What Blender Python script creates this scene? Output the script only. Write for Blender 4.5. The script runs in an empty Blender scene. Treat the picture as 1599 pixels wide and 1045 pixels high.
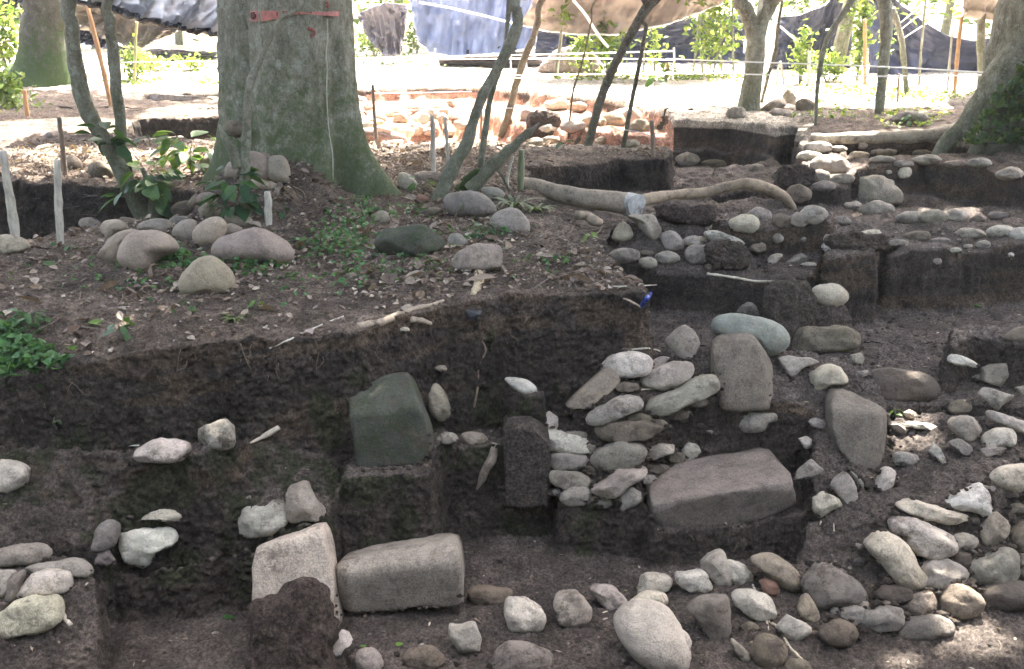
import bpy, math, random
import numpy as np
from mathutils import Vector, Matrix

# ------------------------------------------------------------------ camera, sky, sun, exposure
sc = bpy.context.scene
PITCH = math.radians(19.0); CAMZ = 2.0; FPX = 1570.0; CX, CY = 799.5, 522.5
SUN_EL, SUN_AZ = math.radians(62), math.radians(25)      # azimuth clockwise from +Y
cd = bpy.data.cameras.new('camera'); cam = bpy.data.objects.new('camera', cd)
sc.collection.objects.link(cam); sc.camera = cam
cam.location = (0, 0, CAMZ); cam.rotation_euler = (math.pi / 2 - PITCH, 0, 0)
cd.sensor_fit = 'HORIZONTAL'; cd.sensor_width = 36.0; cd.lens = 36.0 * FPX / 1599.0
cd.clip_start = 0.1; cd.clip_end = 2000
w = bpy.data.worlds.new('World'); sc.world = w; w.use_nodes = True
wn = w.node_tree.nodes; wl = w.node_tree.links
sky = wn.new('ShaderNodeTexSky'); sky.sky_type = 'NISHITA'; sky.sun_disc = False
sky.sun_elevation = SUN_EL; sky.sun_rotation = SUN_AZ; sky.air_density = .7; sky.dust_density = 8.0; sky.ozone_density = .3
wn['Background'].inputs[1].default_value = 0.15
wl.new(sky.outputs[0], wn['Background'].inputs[0])
sd = bpy.data.lights.new('sun', 'SUN'); sun = bpy.data.objects.new('sun', sd); sc.collection.objects.link(sun)
sd.energy = 5.0; sd.angle = math.radians(0.6); sd.color = (1.0, 0.95, 0.87)
SDIR = Vector((math.sin(SUN_AZ) * math.cos(SUN_EL), math.cos(SUN_AZ) * math.cos(SUN_EL), math.sin(SUN_EL)))
sun.rotation_euler = SDIR.to_track_quat('Z', 'Y').to_euler(); sun.location = (6, 12, 20)
sc.view_settings.view_transform = 'Standard'; sc.view_settings.look = 'None'
sc.view_settings.gamma = 1.0; sc.view_settings.use_curve_mapping = False
sc.view_settings.exposure = 3.5
sc.cycles.max_bounces = 5; sc.cycles.diffuse_bounces = 3; sc.cycles.transparent_max_bounces = 8
sc.cycles.use_denoising = True

COL = sc.collection
rng = np.random.default_rng(7)
random.seed(5)

# ------------------------------------------------------------------ pixel <-> world helpers
CAM = np.array([0.0, 0.0, CAMZ])
Fv = np.array([0, math.cos(PITCH), -math.sin(PITCH)]); Uv = np.array([0, math.sin(PITCH), math.cos(PITCH)]); Rv = np.array([1.0, 0, 0])
def ray(px, py): return Fv + Rv * ((px - CX) / FPX) + Uv * ((CY - py) / FPX)
def onz(px, py, z):
    d = ray(px, py); return CAM + d * ((z - CAMZ) / d[2])
def ony(px, py, Y):
    d = ray(px, py); return CAM + d * (Y / d[1])
def ond(px, py, D): return CAM + ray(px, py) * D
TL = {'A0': (0, 0, 2.985), 'A1': (533, 0, 2.985), 'A2': (1066, 0, 2.985), 'B0': (0, 350, 2.985), 'B1': (533, 350, 2.985),
      'B2': (1066, 350, 2.985), 'C0': (0, 695, 2.985), 'C1': (533, 695, 2.985), 'C2': (1066, 695, 2.985),
      'E': (940, 220, 4.3556), 'F': (120, 180, 4.019), 'H': (540, 110, 4.3556), 'P': (0, 0, 1.0)}
def T(tile, pts):
    x, y, s = TL[tile]; return [(x + a / s, y + b / s) for a, b in pts]

# ------------------------------------------------------------------ noise
def vnoise(p, seed=0):
    p = np.asarray(p, float); i = np.floor(p).astype(np.int64); f = p - i
    f = f * f * f * (f * (f * 6 - 15) + 10)
    n = p.shape[1]; out = np.zeros(len(p))
    K = (374761393, 668265263, 1274126177)
    for c in range(1 << n):
        h = np.full(len(p), seed * 2654435761 % (1 << 32), np.int64); wgt = np.ones(len(p))
        for a in range(n):
            b = (c >> a) & 1
            h = (h + (i[:, a] + b) * K[a]) & 0xffffffff
            wgt *= f[:, a] if b else 1 - f[:, a]
        h = ((h ^ (h >> 13)) * 1274126177) & 0xffffffff
        h = ((h ^ (h >> 16)) * 2246822519) & 0xffffffff
        h = h ^ (h >> 15)
        out += wgt * (h / 4294967295.0 * 2 - 1)
    return out
def fbm(p, oct=3, seed=0, gain=.5):
    p = np.asarray(p, float); o = np.zeros(len(p)); a = 1.0
    for k in range(oct): o += a * vnoise(p * (2 ** k), seed + k * 17); a *= gain
    return o

# ------------------------------------------------------------------ object helpers
def tag(o, label=None, cat=None, group=None, kind=None):
    if label: o['label'] = label
    if cat: o['category'] = cat
    if group: o['group'] = group
    if kind: o['kind'] = kind
    return o
def link(o, parent=None):
    COL.objects.link(o)
    if parent is not None:
        o.parent = parent
        o.matrix_parent_inverse = Matrix.Translation(-Vector(parent.location)) if parent.rotation_euler[:] == (0, 0, 0) else parent.matrix_basis.inverted()
    return o
def empty(name, loc, label, cat, group=None):
    o = bpy.data.objects.new(name, None); o.location = loc; o.empty_display_size = .1; COL.objects.link(o)
    return tag(o, label, cat, group)
def mesh_from(name, V, F, smooth=True, col=None):
    me = bpy.data.meshes.new(name); V = np.asarray(V, np.float32)
    if isinstance(F, np.ndarray):
        n, k = F.shape
        me.vertices.add(len(V)); me.vertices.foreach_set('co', V.ravel())
        me.loops.add(n * k); me.loops.foreach_set('vertex_index', F.astype(np.int32).ravel())
        me.polygons.add(n); me.polygons.foreach_set('loop_start', np.arange(0, n * k, k, dtype=np.int32))
        me.update(calc_edges=True)
    else:
        me.from_pydata([tuple(map(float, v)) for v in V], [], [tuple(map(int, f)) for f in F]); me.update()
    me.polygons.foreach_set('use_smooth', np.full(len(me.polygons), bool(smooth)))
    if col is not None:
        at = me.color_attributes.new('Col', 'FLOAT_COLOR', 'POINT')
        c = np.ones((len(V), 4), np.float32); c[:, :3] = np.asarray(col, np.float32)
        at.data.foreach_set('color', c.ravel())
    return me
def obj(name, V, F, mat, parent=None, smooth=True, col=None, color=None, loc=None):
    V = np.asarray(V, float)
    if loc is None: loc = np.array([V[:, 0].mean(), V[:, 1].mean(), V[:, 2].min()])
    me = mesh_from(name, V - np.asarray(loc), F, smooth, col); me.materials.append(mat)
    o = bpy.data.objects.new(name, me); o.location = tuple(float(a) for a in loc)
    if color is not None: o.color = (*color, 1)
    return link(o, parent)

# ------------------------------------------------------------------ materials
def newmat(name):
    m = bpy.data.materials.new(name); m.use_nodes = True
    nt = m.node_tree; b = nt.nodes['Principled BSDF']; return m, nt, b
def N(nt, t, **kw):
    n = nt.nodes.new(t)
    for k, v in kw.items():
        if k in n.inputs.keys(): n.inputs[k].default_value = v
        else: setattr(n, k, v)
    return n
def noise(nt, scale, detail=4, rough=.6, vec=None, sz=None):
    n = N(nt, 'ShaderNodeTexNoise', Scale=scale, Detail=detail, Roughness=rough)
    if vec is not None:
        if sz:
            mp = N(nt, 'ShaderNodeMapping'); mp.inputs['Scale'].default_value = sz
            nt.links.new(vec, mp.inputs[0]); vec = mp.outputs[0]
        nt.links.new(vec, n.inputs['Vector'])
    return n.outputs['Fac']
def ramp(nt, fac, stops):
    r = N(nt, 'ShaderNodeValToRGB'); e = r.color_ramp.elements
    while len(e) < len(stops): e.new(.5)
    for k, (p, c) in enumerate(stops):
        e[k].position = p; e[k].color = (c, c, c, 1) if not hasattr(c, '__len__') else (*c, 1)
    nt.links.new(fac, r.inputs[0]); return r.outputs[0]
def mix(nt, a, b, fac, mode='MIX'):
    m = N(nt, 'ShaderNodeMix', data_type='RGBA', blend_type=mode)
    for s, v in ((m.inputs[0], fac), (m.inputs[6], a), (m.inputs[7], b)):
        if isinstance(v, bpy.types.NodeSocket): nt.links.new(v, s)
        elif s == m.inputs[0]: s.default_value = v
        else: s.default_value = (*v, 1) if hasattr(v, '__len__') else (v, v, v, 1)
    return m.outputs[2]
def bump(nt, b, h, strength, dist, prev=None):
    n = N(nt, 'ShaderNodeBump', Strength=strength, Distance=dist); nt.links.new(h, n.inputs['Height'])
    if prev is not None: nt.links.new(prev, n.inputs['Normal'])
    nt.links.new(n.outputs[0], b.inputs['Normal']); return n.outputs[0]
def objpos(nt): return N(nt, 'ShaderNodeTexCoord').outputs['Object']
def wpos(nt): return N(nt, 'ShaderNodeNewGeometry').outputs['Position']

def make_soil():
    m, nt, b = newmat('soil'); p = wpos(nt)
    a = N(nt, 'ShaderNodeVertexColor', layer_name='Col').outputs[0]
    c = mix(nt, a, ramp(nt, noise(nt, 9, 8, .75, p), [(.3, .5), (.5, 1.0), (.7, 1.8)]), 1.0, 'MULTIPLY')
    c = mix(nt, c, ramp(nt, noise(nt, 48, 6, .8, p), [(.36, .3), (.5, 1.0), (.62, 1.9)]), 1.0, 'MULTIPLY')
    specks = ramp(nt, noise(nt, 75, 3, .6, p), [(.66, 0), (.70, 1)])
    c = mix(nt, c, (.20, .165, .13), mix(nt, (0, 0, 0), specks, .7))
    nt.links.new(c, b.inputs['Base Color'])
    b.inputs['Roughness'].default_value = .88; b.inputs['Specular IOR Level'].default_value = .25
    n1 = bump(nt, b, noise(nt, 22, 9, .78, p), 1.0, .05)
    n2 = bump(nt, b, noise(nt, 120, 4, .75, p), 1.0, .012, n1)
    return m
def make_clod():
    m, nt, b = newmat('soil_clod'); p = wpos(nt)
    oi = N(nt, 'ShaderNodeObjectInfo').outputs['Color']
    c = mix(nt, oi, ramp(nt, noise(nt, 14, 8, .75, p), [(.3, .45), (.5, 1.0), (.72, 1.7)]), 1.0, 'MULTIPLY')
    c = mix(nt, c, ramp(nt, noise(nt, 50, 6, .8, p), [(.36, .3), (.5, 1.0), (.62, 1.9)]), 1.0, 'MULTIPLY')
    nt.links.new(c, b.inputs['Base Color']); b.inputs['Roughness'].default_value = .9
    b.inputs['Specular IOR Level'].default_value = .2
    n1 = bump(nt, b, noise(nt, 25, 8, .75, p), 1.0, .04); bump(nt, b, noise(nt, 110, 4, .7, p), .8, .012, n1)
    return m
def make_stone(name, moss=0.0, dirt=.5, speck=.5):
    m, nt, b = newmat(name); p = wpos(nt)
    oi = N(nt, 'ShaderNodeObjectInfo').outputs['Color']
    c = mix(nt, oi, ramp(nt, noise(nt, 7, 6, .65, p), [(.3, .68), (.5, 1.0), (.7, 1.22)]), 1.0, 'MULTIPLY')
    c = mix(nt, c, ramp(nt, noise(nt, 85, 6, .8, p), [(.36, .5), (.5, 1.0), (.64, 1.35)]), speck, 'MULTIPLY')
    c = mix(nt, c, (.30, .22, .15), mix(nt, (0, 0, 0), ramp(nt, noise(nt, 4.5, 5, .7, p), [(.55, 0), (.75, 1)]), .3))
    d = ramp(nt, noise(nt, 13, 8, .8, p), [(.52, 0), (.62, 1)])
    c = mix(nt, c, (.060, .046, .037), mix(nt, (0, 0, 0), d, dirt))
    if moss:
        d = ramp(nt, noise(nt, 8, 6, .7, p), [(.58 - .3 * moss, 0), (.75 - .3 * moss, 1)])
        c = mix(nt, c, (.048, .066, .026), mix(nt, (0, 0, 0), d, .8))
    vn = N(nt, 'ShaderNodeMath', operation='SUBTRACT'); nt.links.new(noise(nt, 3.2, 6, .7, p), vn.inputs[0]); vn.inputs[1].default_value = .5
    va = N(nt, 'ShaderNodeMath', operation='ABSOLUTE'); nt.links.new(vn.outputs[0], va.inputs[0])
    c = mix(nt, c, ramp(nt, va.outputs[0], [(.0, .45), (.012, 1.0)]), .55, 'MULTIPLY')
    d2 = ramp(nt, noise(nt, 5, 8, .75, p), [(.56, 0), (.62, 1)])
    c = mix(nt, c, (.085, .066, .052), mix(nt, (0, 0, 0), d2, min(1, dirt * 1.5)))
    nt.links.new(c, b.inputs['Base Color']); b.inputs['Roughness'].default_value = .85
    b.inputs['Specular IOR Level'].default_value = .25
    n1 = bump(nt, b, noise(nt, 24, 8, .72, p), .8, .025); bump(nt, b, noise(nt, 170, 4, .75, p), .8, .006, n1)
    return m
def make_bark(name, c1, c2, moss=.5, lichen=.4, mosscol=(.045, .085, .02)):
    m, nt, b = newmat(name); p = wpos(nt)
    c = ramp(nt, noise(nt, 6, 7, .75, p, (1, 1, .5)), [(.35, c1), (.65, c2)])
    c = mix(nt, c, ramp(nt, noise(nt, 60, 5, .75, p, (1, 1, .5)), [(.3, .5), (.5, 1.0), (.7, 1.5)]), .8, 'MULTIPLY')
    li = ramp(nt, noise(nt, 9, 9, .8, p), [(.54, 0), (.585, 1)])
    c = mix(nt, c, (.46, .47, .40), mix(nt, (0, 0, 0), li, lichen))
    if moss:
        z = N(nt, 'ShaderNodeSeparateXYZ'); nt.links.new(p, z.inputs[0])
        mr = N(nt, 'ShaderNodeMapRange'); nt.links.new(z.outputs[2], mr.inputs[0])
        mr.inputs[1].default_value = 1.9; mr.inputs[2].default_value = .1; mr.inputs[3].default_value = -.06; mr.inputs[4].default_value = .25
        ad = N(nt, 'ShaderNodeMath', operation='ADD'); nt.links.new(noise(nt, 7, 9, .8, p), ad.inputs[0]); nt.links.new(mr.outputs[0], ad.inputs[1])
        mo = ramp(nt, ad.outputs[0], [(.52, 0), (.70, 1)])
        c = mix(nt, c, mosscol, mix(nt, (0, 0, 0), mo, moss))
    nt.links.new(c, b.inputs['Base Color']); b.inputs['Roughness'].default_value = .9
    b.inputs['Specular IOR Level'].default_value = .2
    n1 = bump(nt, b, noise(nt, 22, 9, .75, p, (1, 1, .4)), 1.0, .05); bump(nt, b, noise(nt, 100, 5, .75, p), .9, .01, n1)
    return m
def make_leaf(name, trans=.4, gloss=.45):
    m, nt, b = newmat(name)
    a = N(nt, 'ShaderNodeVertexColor', layer_name='Col').outputs[0]
    c = mix(nt, a, ramp(nt, noise(nt, 30, 3, .6, wpos(nt)), [(.3, .75), (.7, 1.25)]), 1.0, 'MULTIPLY')
    nt.links.new(c, b.inputs['Base Color']); b.inputs['Roughness'].default_value = gloss
    b.inputs['Specular IOR Level'].default_value = .35
    t = N(nt, 'ShaderNodeBsdfTranslucent'); tc = mix(nt, c, (1.35, 1.15, .6), 1.0, 'MULTIPLY'); nt.links.new(tc, t.inputs[0])
    ms = N(nt, 'ShaderNodeMixShader'); ms.inputs[0].default_value = trans
    nt.links.new(b.outputs[0], ms.inputs[1]); nt.links.new(t.outputs[0], ms.inputs[2])
    nt.links.new(ms.outputs[0], nt.nodes['Material Output'].inputs[0]); return m
def make_tarp(name, c1, trans=.25, rough=.38):
    m, nt, b = newmat(name); p = wpos(nt)
    c = mix(nt, c1, ramp(nt, noise(nt, 1.5, 5, .6, p), [(.3, .75), (.7, 1.25)]), 1.0, 'MULTIPLY')
    nt.links.new(c, b.inputs['Base Color']); b.inputs['Roughness'].default_value = rough
    bump(nt, b, noise(nt, 3.0, 6, .65, p, (2.5, 1, .8)), .5, .12)
    t = N(nt, 'ShaderNodeBsdfTranslucent'); nt.links.new(c, t.inputs[0])
    ms = N(nt, 'ShaderNodeMixShader'); ms.inputs[0].default_value = trans
    nt.links.new(b.outputs[0], ms.inputs[1]); nt.links.new(t.outputs[0], ms.inputs[2])
    nt.links.new(ms.outputs[0], nt.nodes['Material Output'].inputs[0]); return m
def make_plain(name, c1, rough=.7, var=.3, scale=20):
    m, nt, b = newmat(name); p = wpos(nt)
    c = mix(nt, c1, ramp(nt, noise(nt, scale, 5, .65, p), [(.3, 1 - var), (.7, 1 + var)]), 1.0, 'MULTIPLY')
    nt.links.new(c, b.inputs['Base Color']); b.inputs['Roughness'].default_value = rough
    bump(nt, b, noise(nt, scale * 3, 4, .7, p), .4, .006); return m
def make_objwood():
    m, nt, b = newmat('peeled_wood'); p = wpos(nt); oi = N(nt, 'ShaderNodeObjectInfo').outputs['Color']
    c = mix(nt, oi, ramp(nt, noise(nt, 30, 6, .7, p, (1, 1, .3)), [(.3, .55), (.5, 1.0), (.7, 1.35)]), 1.0, 'MULTIPLY')
    nt.links.new(c, b.inputs['Base Color']); b.inputs['Roughness'].default_value = .8
    bump(nt, b, noise(nt, 70, 5, .7, p, (1, 1, .3)), .6, .01); return m
def make_rootbark():
    m, nt, b = newmat('root_bark'); p = wpos(nt); oi = N(nt, 'ShaderNodeObjectInfo').outputs['Color']
    c = mix(nt, oi, ramp(nt, noise(nt, 14, 8, .75, p), [(.3, .5), (.5, 1.0), (.7, 1.4)]), 1.0, 'MULTIPLY')
    c = mix(nt, c, (.055, .042, .033), mix(nt, (0, 0, 0), ramp(nt, noise(nt, 6, 7, .75, p), [(.55, 0), (.63, 1)]), .7))
    nt.links.new(c, b.inputs['Base Color']); b.inputs['Roughness'].default_value = .85
    bump(nt, b, noise(nt, 45, 7, .75, p), .9, .015); return m
M = dict(rootbark=make_rootbark(), soil=make_soil(), clod=make_clod(), stone=make_stone('stone', 0, .45), clean=make_stone('clean_stone', 0, .12, .4),
         dirty=make_stone('dirty_stone', 0, .8), mossy=make_stone('mossy_stone', .32, .5, .9), moss2=make_stone('lightly_mossed_stone', .12, .2),
         block=make_stone('cut_block', 0, .35, .9),
         bark=make_bark('great_bark', (.17, .165, .12), (.42, .40, .32), .75, .8, (.085, .125, .04)),
         bark_moss=make_bark('mossy_bark', (.075, .07, .055), (.15, .14, .11), .9, .2),
         bark_thin=make_bark('sapling_bark', (.16, .145, .11), (.42, .40, .32), .4, .8),
         bark_dark=make_bark('dark_bark', (.10, .085, .065), (.24, .21, .17), .25, .4),
         wood=make_objwood(), leaf=make_leaf('leaf'), litter=make_leaf('dry_leaf', .1, .8),
         cord=make_plain('white_cord', (.85, .85, .83), .6, .05), tape=make_plain('red_tape', (.42, .15, .13), .5, .35),
         ink=make_plain('black_ink', (.02, .02, .02), .6, .1), blue=make_plain('blue_plastic', (.02, .05, .28), .35, .1),
         black=make_plain('black_plastic', (.012, .012, .016), .4, .2), paint=make_plain('faded_red_paint', (.30, .09, .09), .8, .6, 60))

# ------------------------------------------------------------------ terrain height
def inpoly(x, y, P):
    c = np.zeros(x.shape, bool); n = len(P)
    for i in range(n):
        x1, y1 = P[i]; x2, y2 = P[(i + 1) % n]
        if y1 == y2: continue
        k = ((y1 > y) != (y2 > y)) & (x < (x2 - x1) * (y - y1) / (y2 - y1) + x1); c ^= k
    return c
def mvc(x, y, P, z):
    P = np.asarray(P, float); n = len(P)
    d = [np.stack([px - x, py - y], 1) for px, py in P]; r = [np.hypot(q[:, 0], q[:, 1]) + 1e-9 for q in d]
    t = []
    for i in range(n):
        j = (i + 1) % n
        cr = d[i][:, 0] * d[j][:, 1] - d[i][:, 1] * d[j][:, 0]; dt = (d[i] * d[j]).sum(1)
        t.append((r[i] * r[j] - dt) / np.where(np.abs(cr) < 1e-9, 1e-9, cr))
    num = np.zeros(len(x)); den = np.zeros(len(x))
    for i in range(n):
        wv = (t[i - 1] + t[i]) / r[i]; num += wv * z[i]; den += wv
    return np.clip(num / np.where(np.abs(den) < 1e-12, 1e-12, den), min(z), max(z))
def W(pts):                     # (px,py,zref) or ('w',x,y)
    return [(p[1], p[2]) if p[0] == 'w' else tuple(onz(*p[:3])[:2]) for p in pts]
MOUND = [(-300, 640, -.3), (-100, 615, -.25), (0, 600, -.24), (100, 577, -.17), (250, 547, -.05), (400, 529, 0), (560, 512, 0), (640, 494, 0),
         (700, 476, 0), (800, 465, 0), (940, 459, 0), (1028, 464, 0)]
MEDGE = [(1028, 464, 0), (1005, 440, 0), (965, 407, 0), (935, 380, 0), (905, 353, 0)]
PIT = W(MOUND) + [(9, 6.55), (9, 1.5), (-9, 1.5), (-9, 4.6)]
PATCHES = []
def patch(pts, z=None, clip=None, poly=None):
    Pw = poly if poly is not None else W(pts)
    zz = z if z is not None else [p[3] if len(p) > 3 else p[2] for p in pts]
    PATCHES.append((Pw, zz, clip))
# mound shoulder that slopes to the left
patch([(-300, 470, -.06), (0, 470, 0), (260, 490, 0), (420, 515, 0), (400, 529, 0), (250, 547, -.05), (100, 577, -.17), (0, 600, -.24), (-100, 615, -.25), (-300, 640, -.3)])
# trench behind the left stakes, pit by the great tree, strip pit
patch([(-260, 285, 0), (0, 283, 0), (120, 286, 0), (250, 292, 0), (318, 300, 0), (322, 318, 0), (275, 343, 0), (200, 347, 0), (100, 362, 0), (0, 375, 0), (-260, 400, 0)], -.75)
patch([(208, 184, 0), (352, 178, 0), (352, 214, 0), (208, 214, 0)], -.6)
patch([(225, 143, 0), (352, 140, 0), (352, 150, 0), (225, 152, 0)], -.5)
# far sunlit pit, red subsoil
FARPIT = [(556, 134, 0), (640, 130, 0), (760, 131, 0), (830, 139, 0), (930, 148, 0), (1010, 163, 0), (1052, 174, 0), (1056, 226, 0), (1010, 222, 0), (900, 222, 0), (800, 220, 0), (700, 222, 0), (556, 222, 0)]
patch(FARPIT, -.38)
patch([(556, 152, 0), (620, 150, 0), (680, 156, 0), (700, 146, 0), (760, 146, 0), (800, 158, 0), (880, 168, 0), (1000, 178, 0), (1054, 184, 0), (1054, 224, 0), (800, 218, 0), (556, 220, 0)], -.8)
patch([(560, 172, -.4), (640, 168, -.4), (670, 186, -.4), (600, 200, -.4), (560, 196, -.4)], -.5)
patch([(700, 168, -.4), (740, 166, -.4), (760, 184, -.4), (720, 190, -.4)], -.45)
# excavated ground on the right
EX = W([(905, 353, 0), (870, 330, 0), (838, 302, 0), (826, 262, 0), (940, 249, 0), (1052, 244, 0), (1052, 188, 0), (1150, 190, 0), (1243, 208, 0), (1262, 224, 0), (1480, 228, 0)]) + [(9, 13.2), (9, 6.5)] + W(list(reversed(MEDGE)))
patch(None, -.45, poly=EX)
patch([(1052, 243, 0, -.5), (1054, 190, 0, -.7), (1150, 192, 0, -.74), (1241, 210, 0, -.74), (1246, 270, -.7, -.7), (1150, 275, -.62, -.62)], None)
patch([(1262, 224, 0), (1480, 228, 0), (1480, 246, -.25), (1262, 240, -.25)], -.3)
# shelf behind, right
patch([(1340, 260, -.02), (1450, 253, -.02), (1540, 258, -.02), (1600, 275, -.02), (1760, 290, -.02), (1760, 238, -.02), (1450, 238, -.02), (1330, 240, -.02)], -.05)
patch([(1246, 300, -.25), (1330, 296, -.25), (1345, 262, -.1), (1330, 236, -.05), (1255, 232, -.05)], None)
# terraces with stone rows
patch([(1118, 358, -.16), (1200, 354, -.15), (1300, 352, -.15), (1310, 330, -.16), (1200, 326, -.16), (1125, 332, -.18)], None)
patch([(1108, 300, -.45), (1240, 300, -.45), (1250, 330, -.6), (1110, 335, -.6)], -.58)
patch([(1290, 352, -.25), (1400, 344, -.22), (1600, 350, -.20), (1760, 356, -.2), (1760, 382, -.26), (1600, 386, -.28), (1480, 390, -.28), (1385, 394, -.28), (1290, 390, -.34)], None)
# lower floor on the right
patch([(1028, 464, 0), (1005, 440, 0), (965, 407, 0), (935, 380, 0), (905, 353, 0), (985, 415, -.45), (1060, 424, -.45), (1205, 430, -.45), (1245, 440, -.45), (1280, 470, -.85), (1380, 470, -.85),
       (1385, 394, -.28), (1480, 390, -.28), (1600, 386, -.28), (1760, 382, -.26), ('w', 9, 6.2), (1600, 650, -.9), (1480, 645, -.9), (1380, 645, -.9), (1230, 590, -.85), (1060, 560, -.85)], -.85)
patch([(948, 352, -.22), (1000, 334, -.14), (1095, 346, -.18), (1118, 380, -.32), (1112, 416, -.52), (1040, 420, -.52), (972, 412, -.5)], None)   # sloping heap
patch([(1286, 404, -.20), (1374, 400, -.20), (1372, 370, -.17), (1290, 376, -.17)], -.19)                     # earth block
patch([(1196, 455, -.45), (1262, 455, -.45), (1262, 440, -.42), (1205, 440, -.42)], -.45)                     # root-matted block
patch([(1482, 542, -.5), (1520, 528, -.5), (1600, 540, -.5), (1760, 545, -.5), (1760, 503, -.5), (1600, 498, -.5), (1520, 503, -.5), (1490, 514, -.5)], -.5)
# main pit: everything in front of the mound edge
patch(None, -1.62, poly=W(MOUND) + W([(1060, 545, -.85), (1230, 590, -.85), (1380, 645, -.9), (1480, 645, -.9), (1600, 650, -.9)]) + [(9, 6.1), (9, 1.5), (-9, 1.5), (-9, 4.6)])
# centre ledge under the mound wall
patch([(540, 742, -1.0), (660, 740, -1.0), (684, 705, -.95), (790, 694, -.92), (905, 690, -.92), ('w', .9, 6.9), ('w', -1.6, 6.9)], None if 0 else -.95, clip='PIT')
patch([(532, 748, -.85), (675, 740, -.85), ('w', -.42, 6.7), ('w', -1.25, 6.7)], -.86, clip='PIT')
patch([(795, 616, -.6), (852, 618, -.6), (853, 603, -.6), (796, 602, -.6)], -.6)
# left ledges
patch([(-300, 700, -.7), (0, 690, -.6), (190, 690, -.62), (310, 690, -.62), (430, 670, -.62), (550, 640, -.6), (550, 760, -1.05), (515, 832, -1.1), (365, 838, -1.12), (345, 800, -1.0),
       (295, 868, -1.2), (160, 868, -1.2), (150, 858, -1.12), (0, 878, -1.12), (-300, 900, -1.15)], None, clip='PIT')
patch([(160, 868, -1.2), (295, 868, -1.2), (345, 830, -1.15), (365, 838, -1.12), (515, 832, -1.15), (545, 860, -1.35), (540, 935, -1.62), (400, 935, -1.62), (200, 945, -1.62)], None, clip='PIT')
patch([(196, 722, -.66), (318, 716, -.64), (372, 690, -.6), (372, 675, -.58), (200, 700, -.6)], None, clip='PIT')
# bank with the stacked wall
patch([(905, 610, -.62), (950, 572, -.45), (1040, 535, -.40), (1120, 530, -.42), (1235, 538, -.5), (1345, 560, -.60), (1392, 640, -.85), (1395, 745, -1.12), (1330, 770, -1.15), (1252, 800, -1.25),
       (1248, 822, -1.34), (1020, 832, -1.38), (1000, 795, -1.27), (872, 795, -1.27), (868, 700, -.95)], None)
patch([(1008, 838, -1.37), (1255, 818, -1.37), (1258, 752, -1.37), (1150, 752, -1.37), (1030, 768, -1.37), (1005, 790, -1.37)], -1.37)
# slope and cobble face on the right
patch([(1392, 640, -.88), (1500, 646, -.88), (1620, 650, -.88), (1800, 650, -.88), (1800, 900, -1.6), (1620, 942, -1.62), (1440, 988, -1.62), (1300, 1015, -1.62), (1255, 880, -1.42), (1250, 815, -1.3), (1330, 772, -1.15), (1395, 748, -1.12), (1480, 785, -1.08), (1600, 745, -1.0)][:1] +
      [(1500, 646, -.88), (1620, 650, -.88), (1800, 650, -.88), (1800, 740, -1.0), (1600, 745, -1.0), (1480, 782, -1.08), (1395, 792, -1.13), (1250, 815, -1.3), (1330, 772, -1.15), (1394, 745, -1.12)], None)
patch([(1800, 740, -1.0), (1600, 745, -1.0), (1480, 782, -1.08), (1395, 792, -1.13), (1250, 815, -1.3), (1240, 880, -1.45), (1290, 1015, -1.62), (1440, 990, -1.62), (1620, 944, -1.62), (1800, 900, -1.62)], None)
# rubble bank in front
patch([(700, 960, -1.58), (820, 925, -1.6), (960, 905, -1.6), (1100, 880, -1.52), (1200, 868, -1.46), (1260, 880, -1.46), (1300, 1015, -1.62), (1270, 1120, -1.55), (900, 1150, -1.48), (560, 1120, -1.5), (540, 990, -1.56)], None)
# earth pillar lower left
patch([(-300, 868, -1.08), (0, 862, -1.08), (132, 868, -1.08), (152, 895, -1.12), (150, 985, -1.33), (162, 1110, -1.62), (-300, 1250, -1.5), (-300, 1010, -1.2)], None)
PX0, PIT_AR = None, PIT
HEAP = onz(395, 338, 0)
def height(x, y):
    sh = x.shape; x = x.ravel(); y = y.ravel()
    p2 = np.stack([x, y], 1)
    wa = .032 + .035 * np.clip((y - 7.5) / 1.5, 0, 1); wx = x + wa * fbm(p2 * 2.6, 4, 11) + .014 * vnoise(p2 * 21, 5); wy = y + wa * fbm(p2 * 2.6, 4, 29) + .014 * vnoise(p2 * 21, 6)
    z = .03 * fbm(p2 * .7, 3, 3)
    z += .40 * np.exp(-(((x - HEAP[0] - .05) / .62) ** 2 + ((y - HEAP[1] - .62) / .50) ** 2) ** 1.4)
    z = np.where(y > 24, z + .012 * (y - 24), z)
    clipm = inpoly(wx, wy, PIT)
    for P, zz, clip in PATCHES:
        xs = [q[0] for q in P]; ys = [q[1] for q in P]
        bb = np.where((wx > min(xs)) & (wx < max(xs)) & (wy > min(ys)) & (wy < max(ys)))[0]
        if not len(bb): continue
        k = inpoly(wx[bb], wy[bb], P)
        if clip: k &= clipm[bb]
        bb = bb[k]
        if not len(bb): continue
        z[bb] = zz if np.isscalar(zz) else mvc(wx[bb], wy[bb], P, zz)
    ex = inpoly(wx, wy, EX) & (z > -.8) & (y > 8.7)
    z = z + np.where(ex, .045 * fbm(p2 * 2.6, 3, 43), 0) + .016 * fbm(p2 * 4.5, 3, 41)
    return z.reshape(sh)
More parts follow.
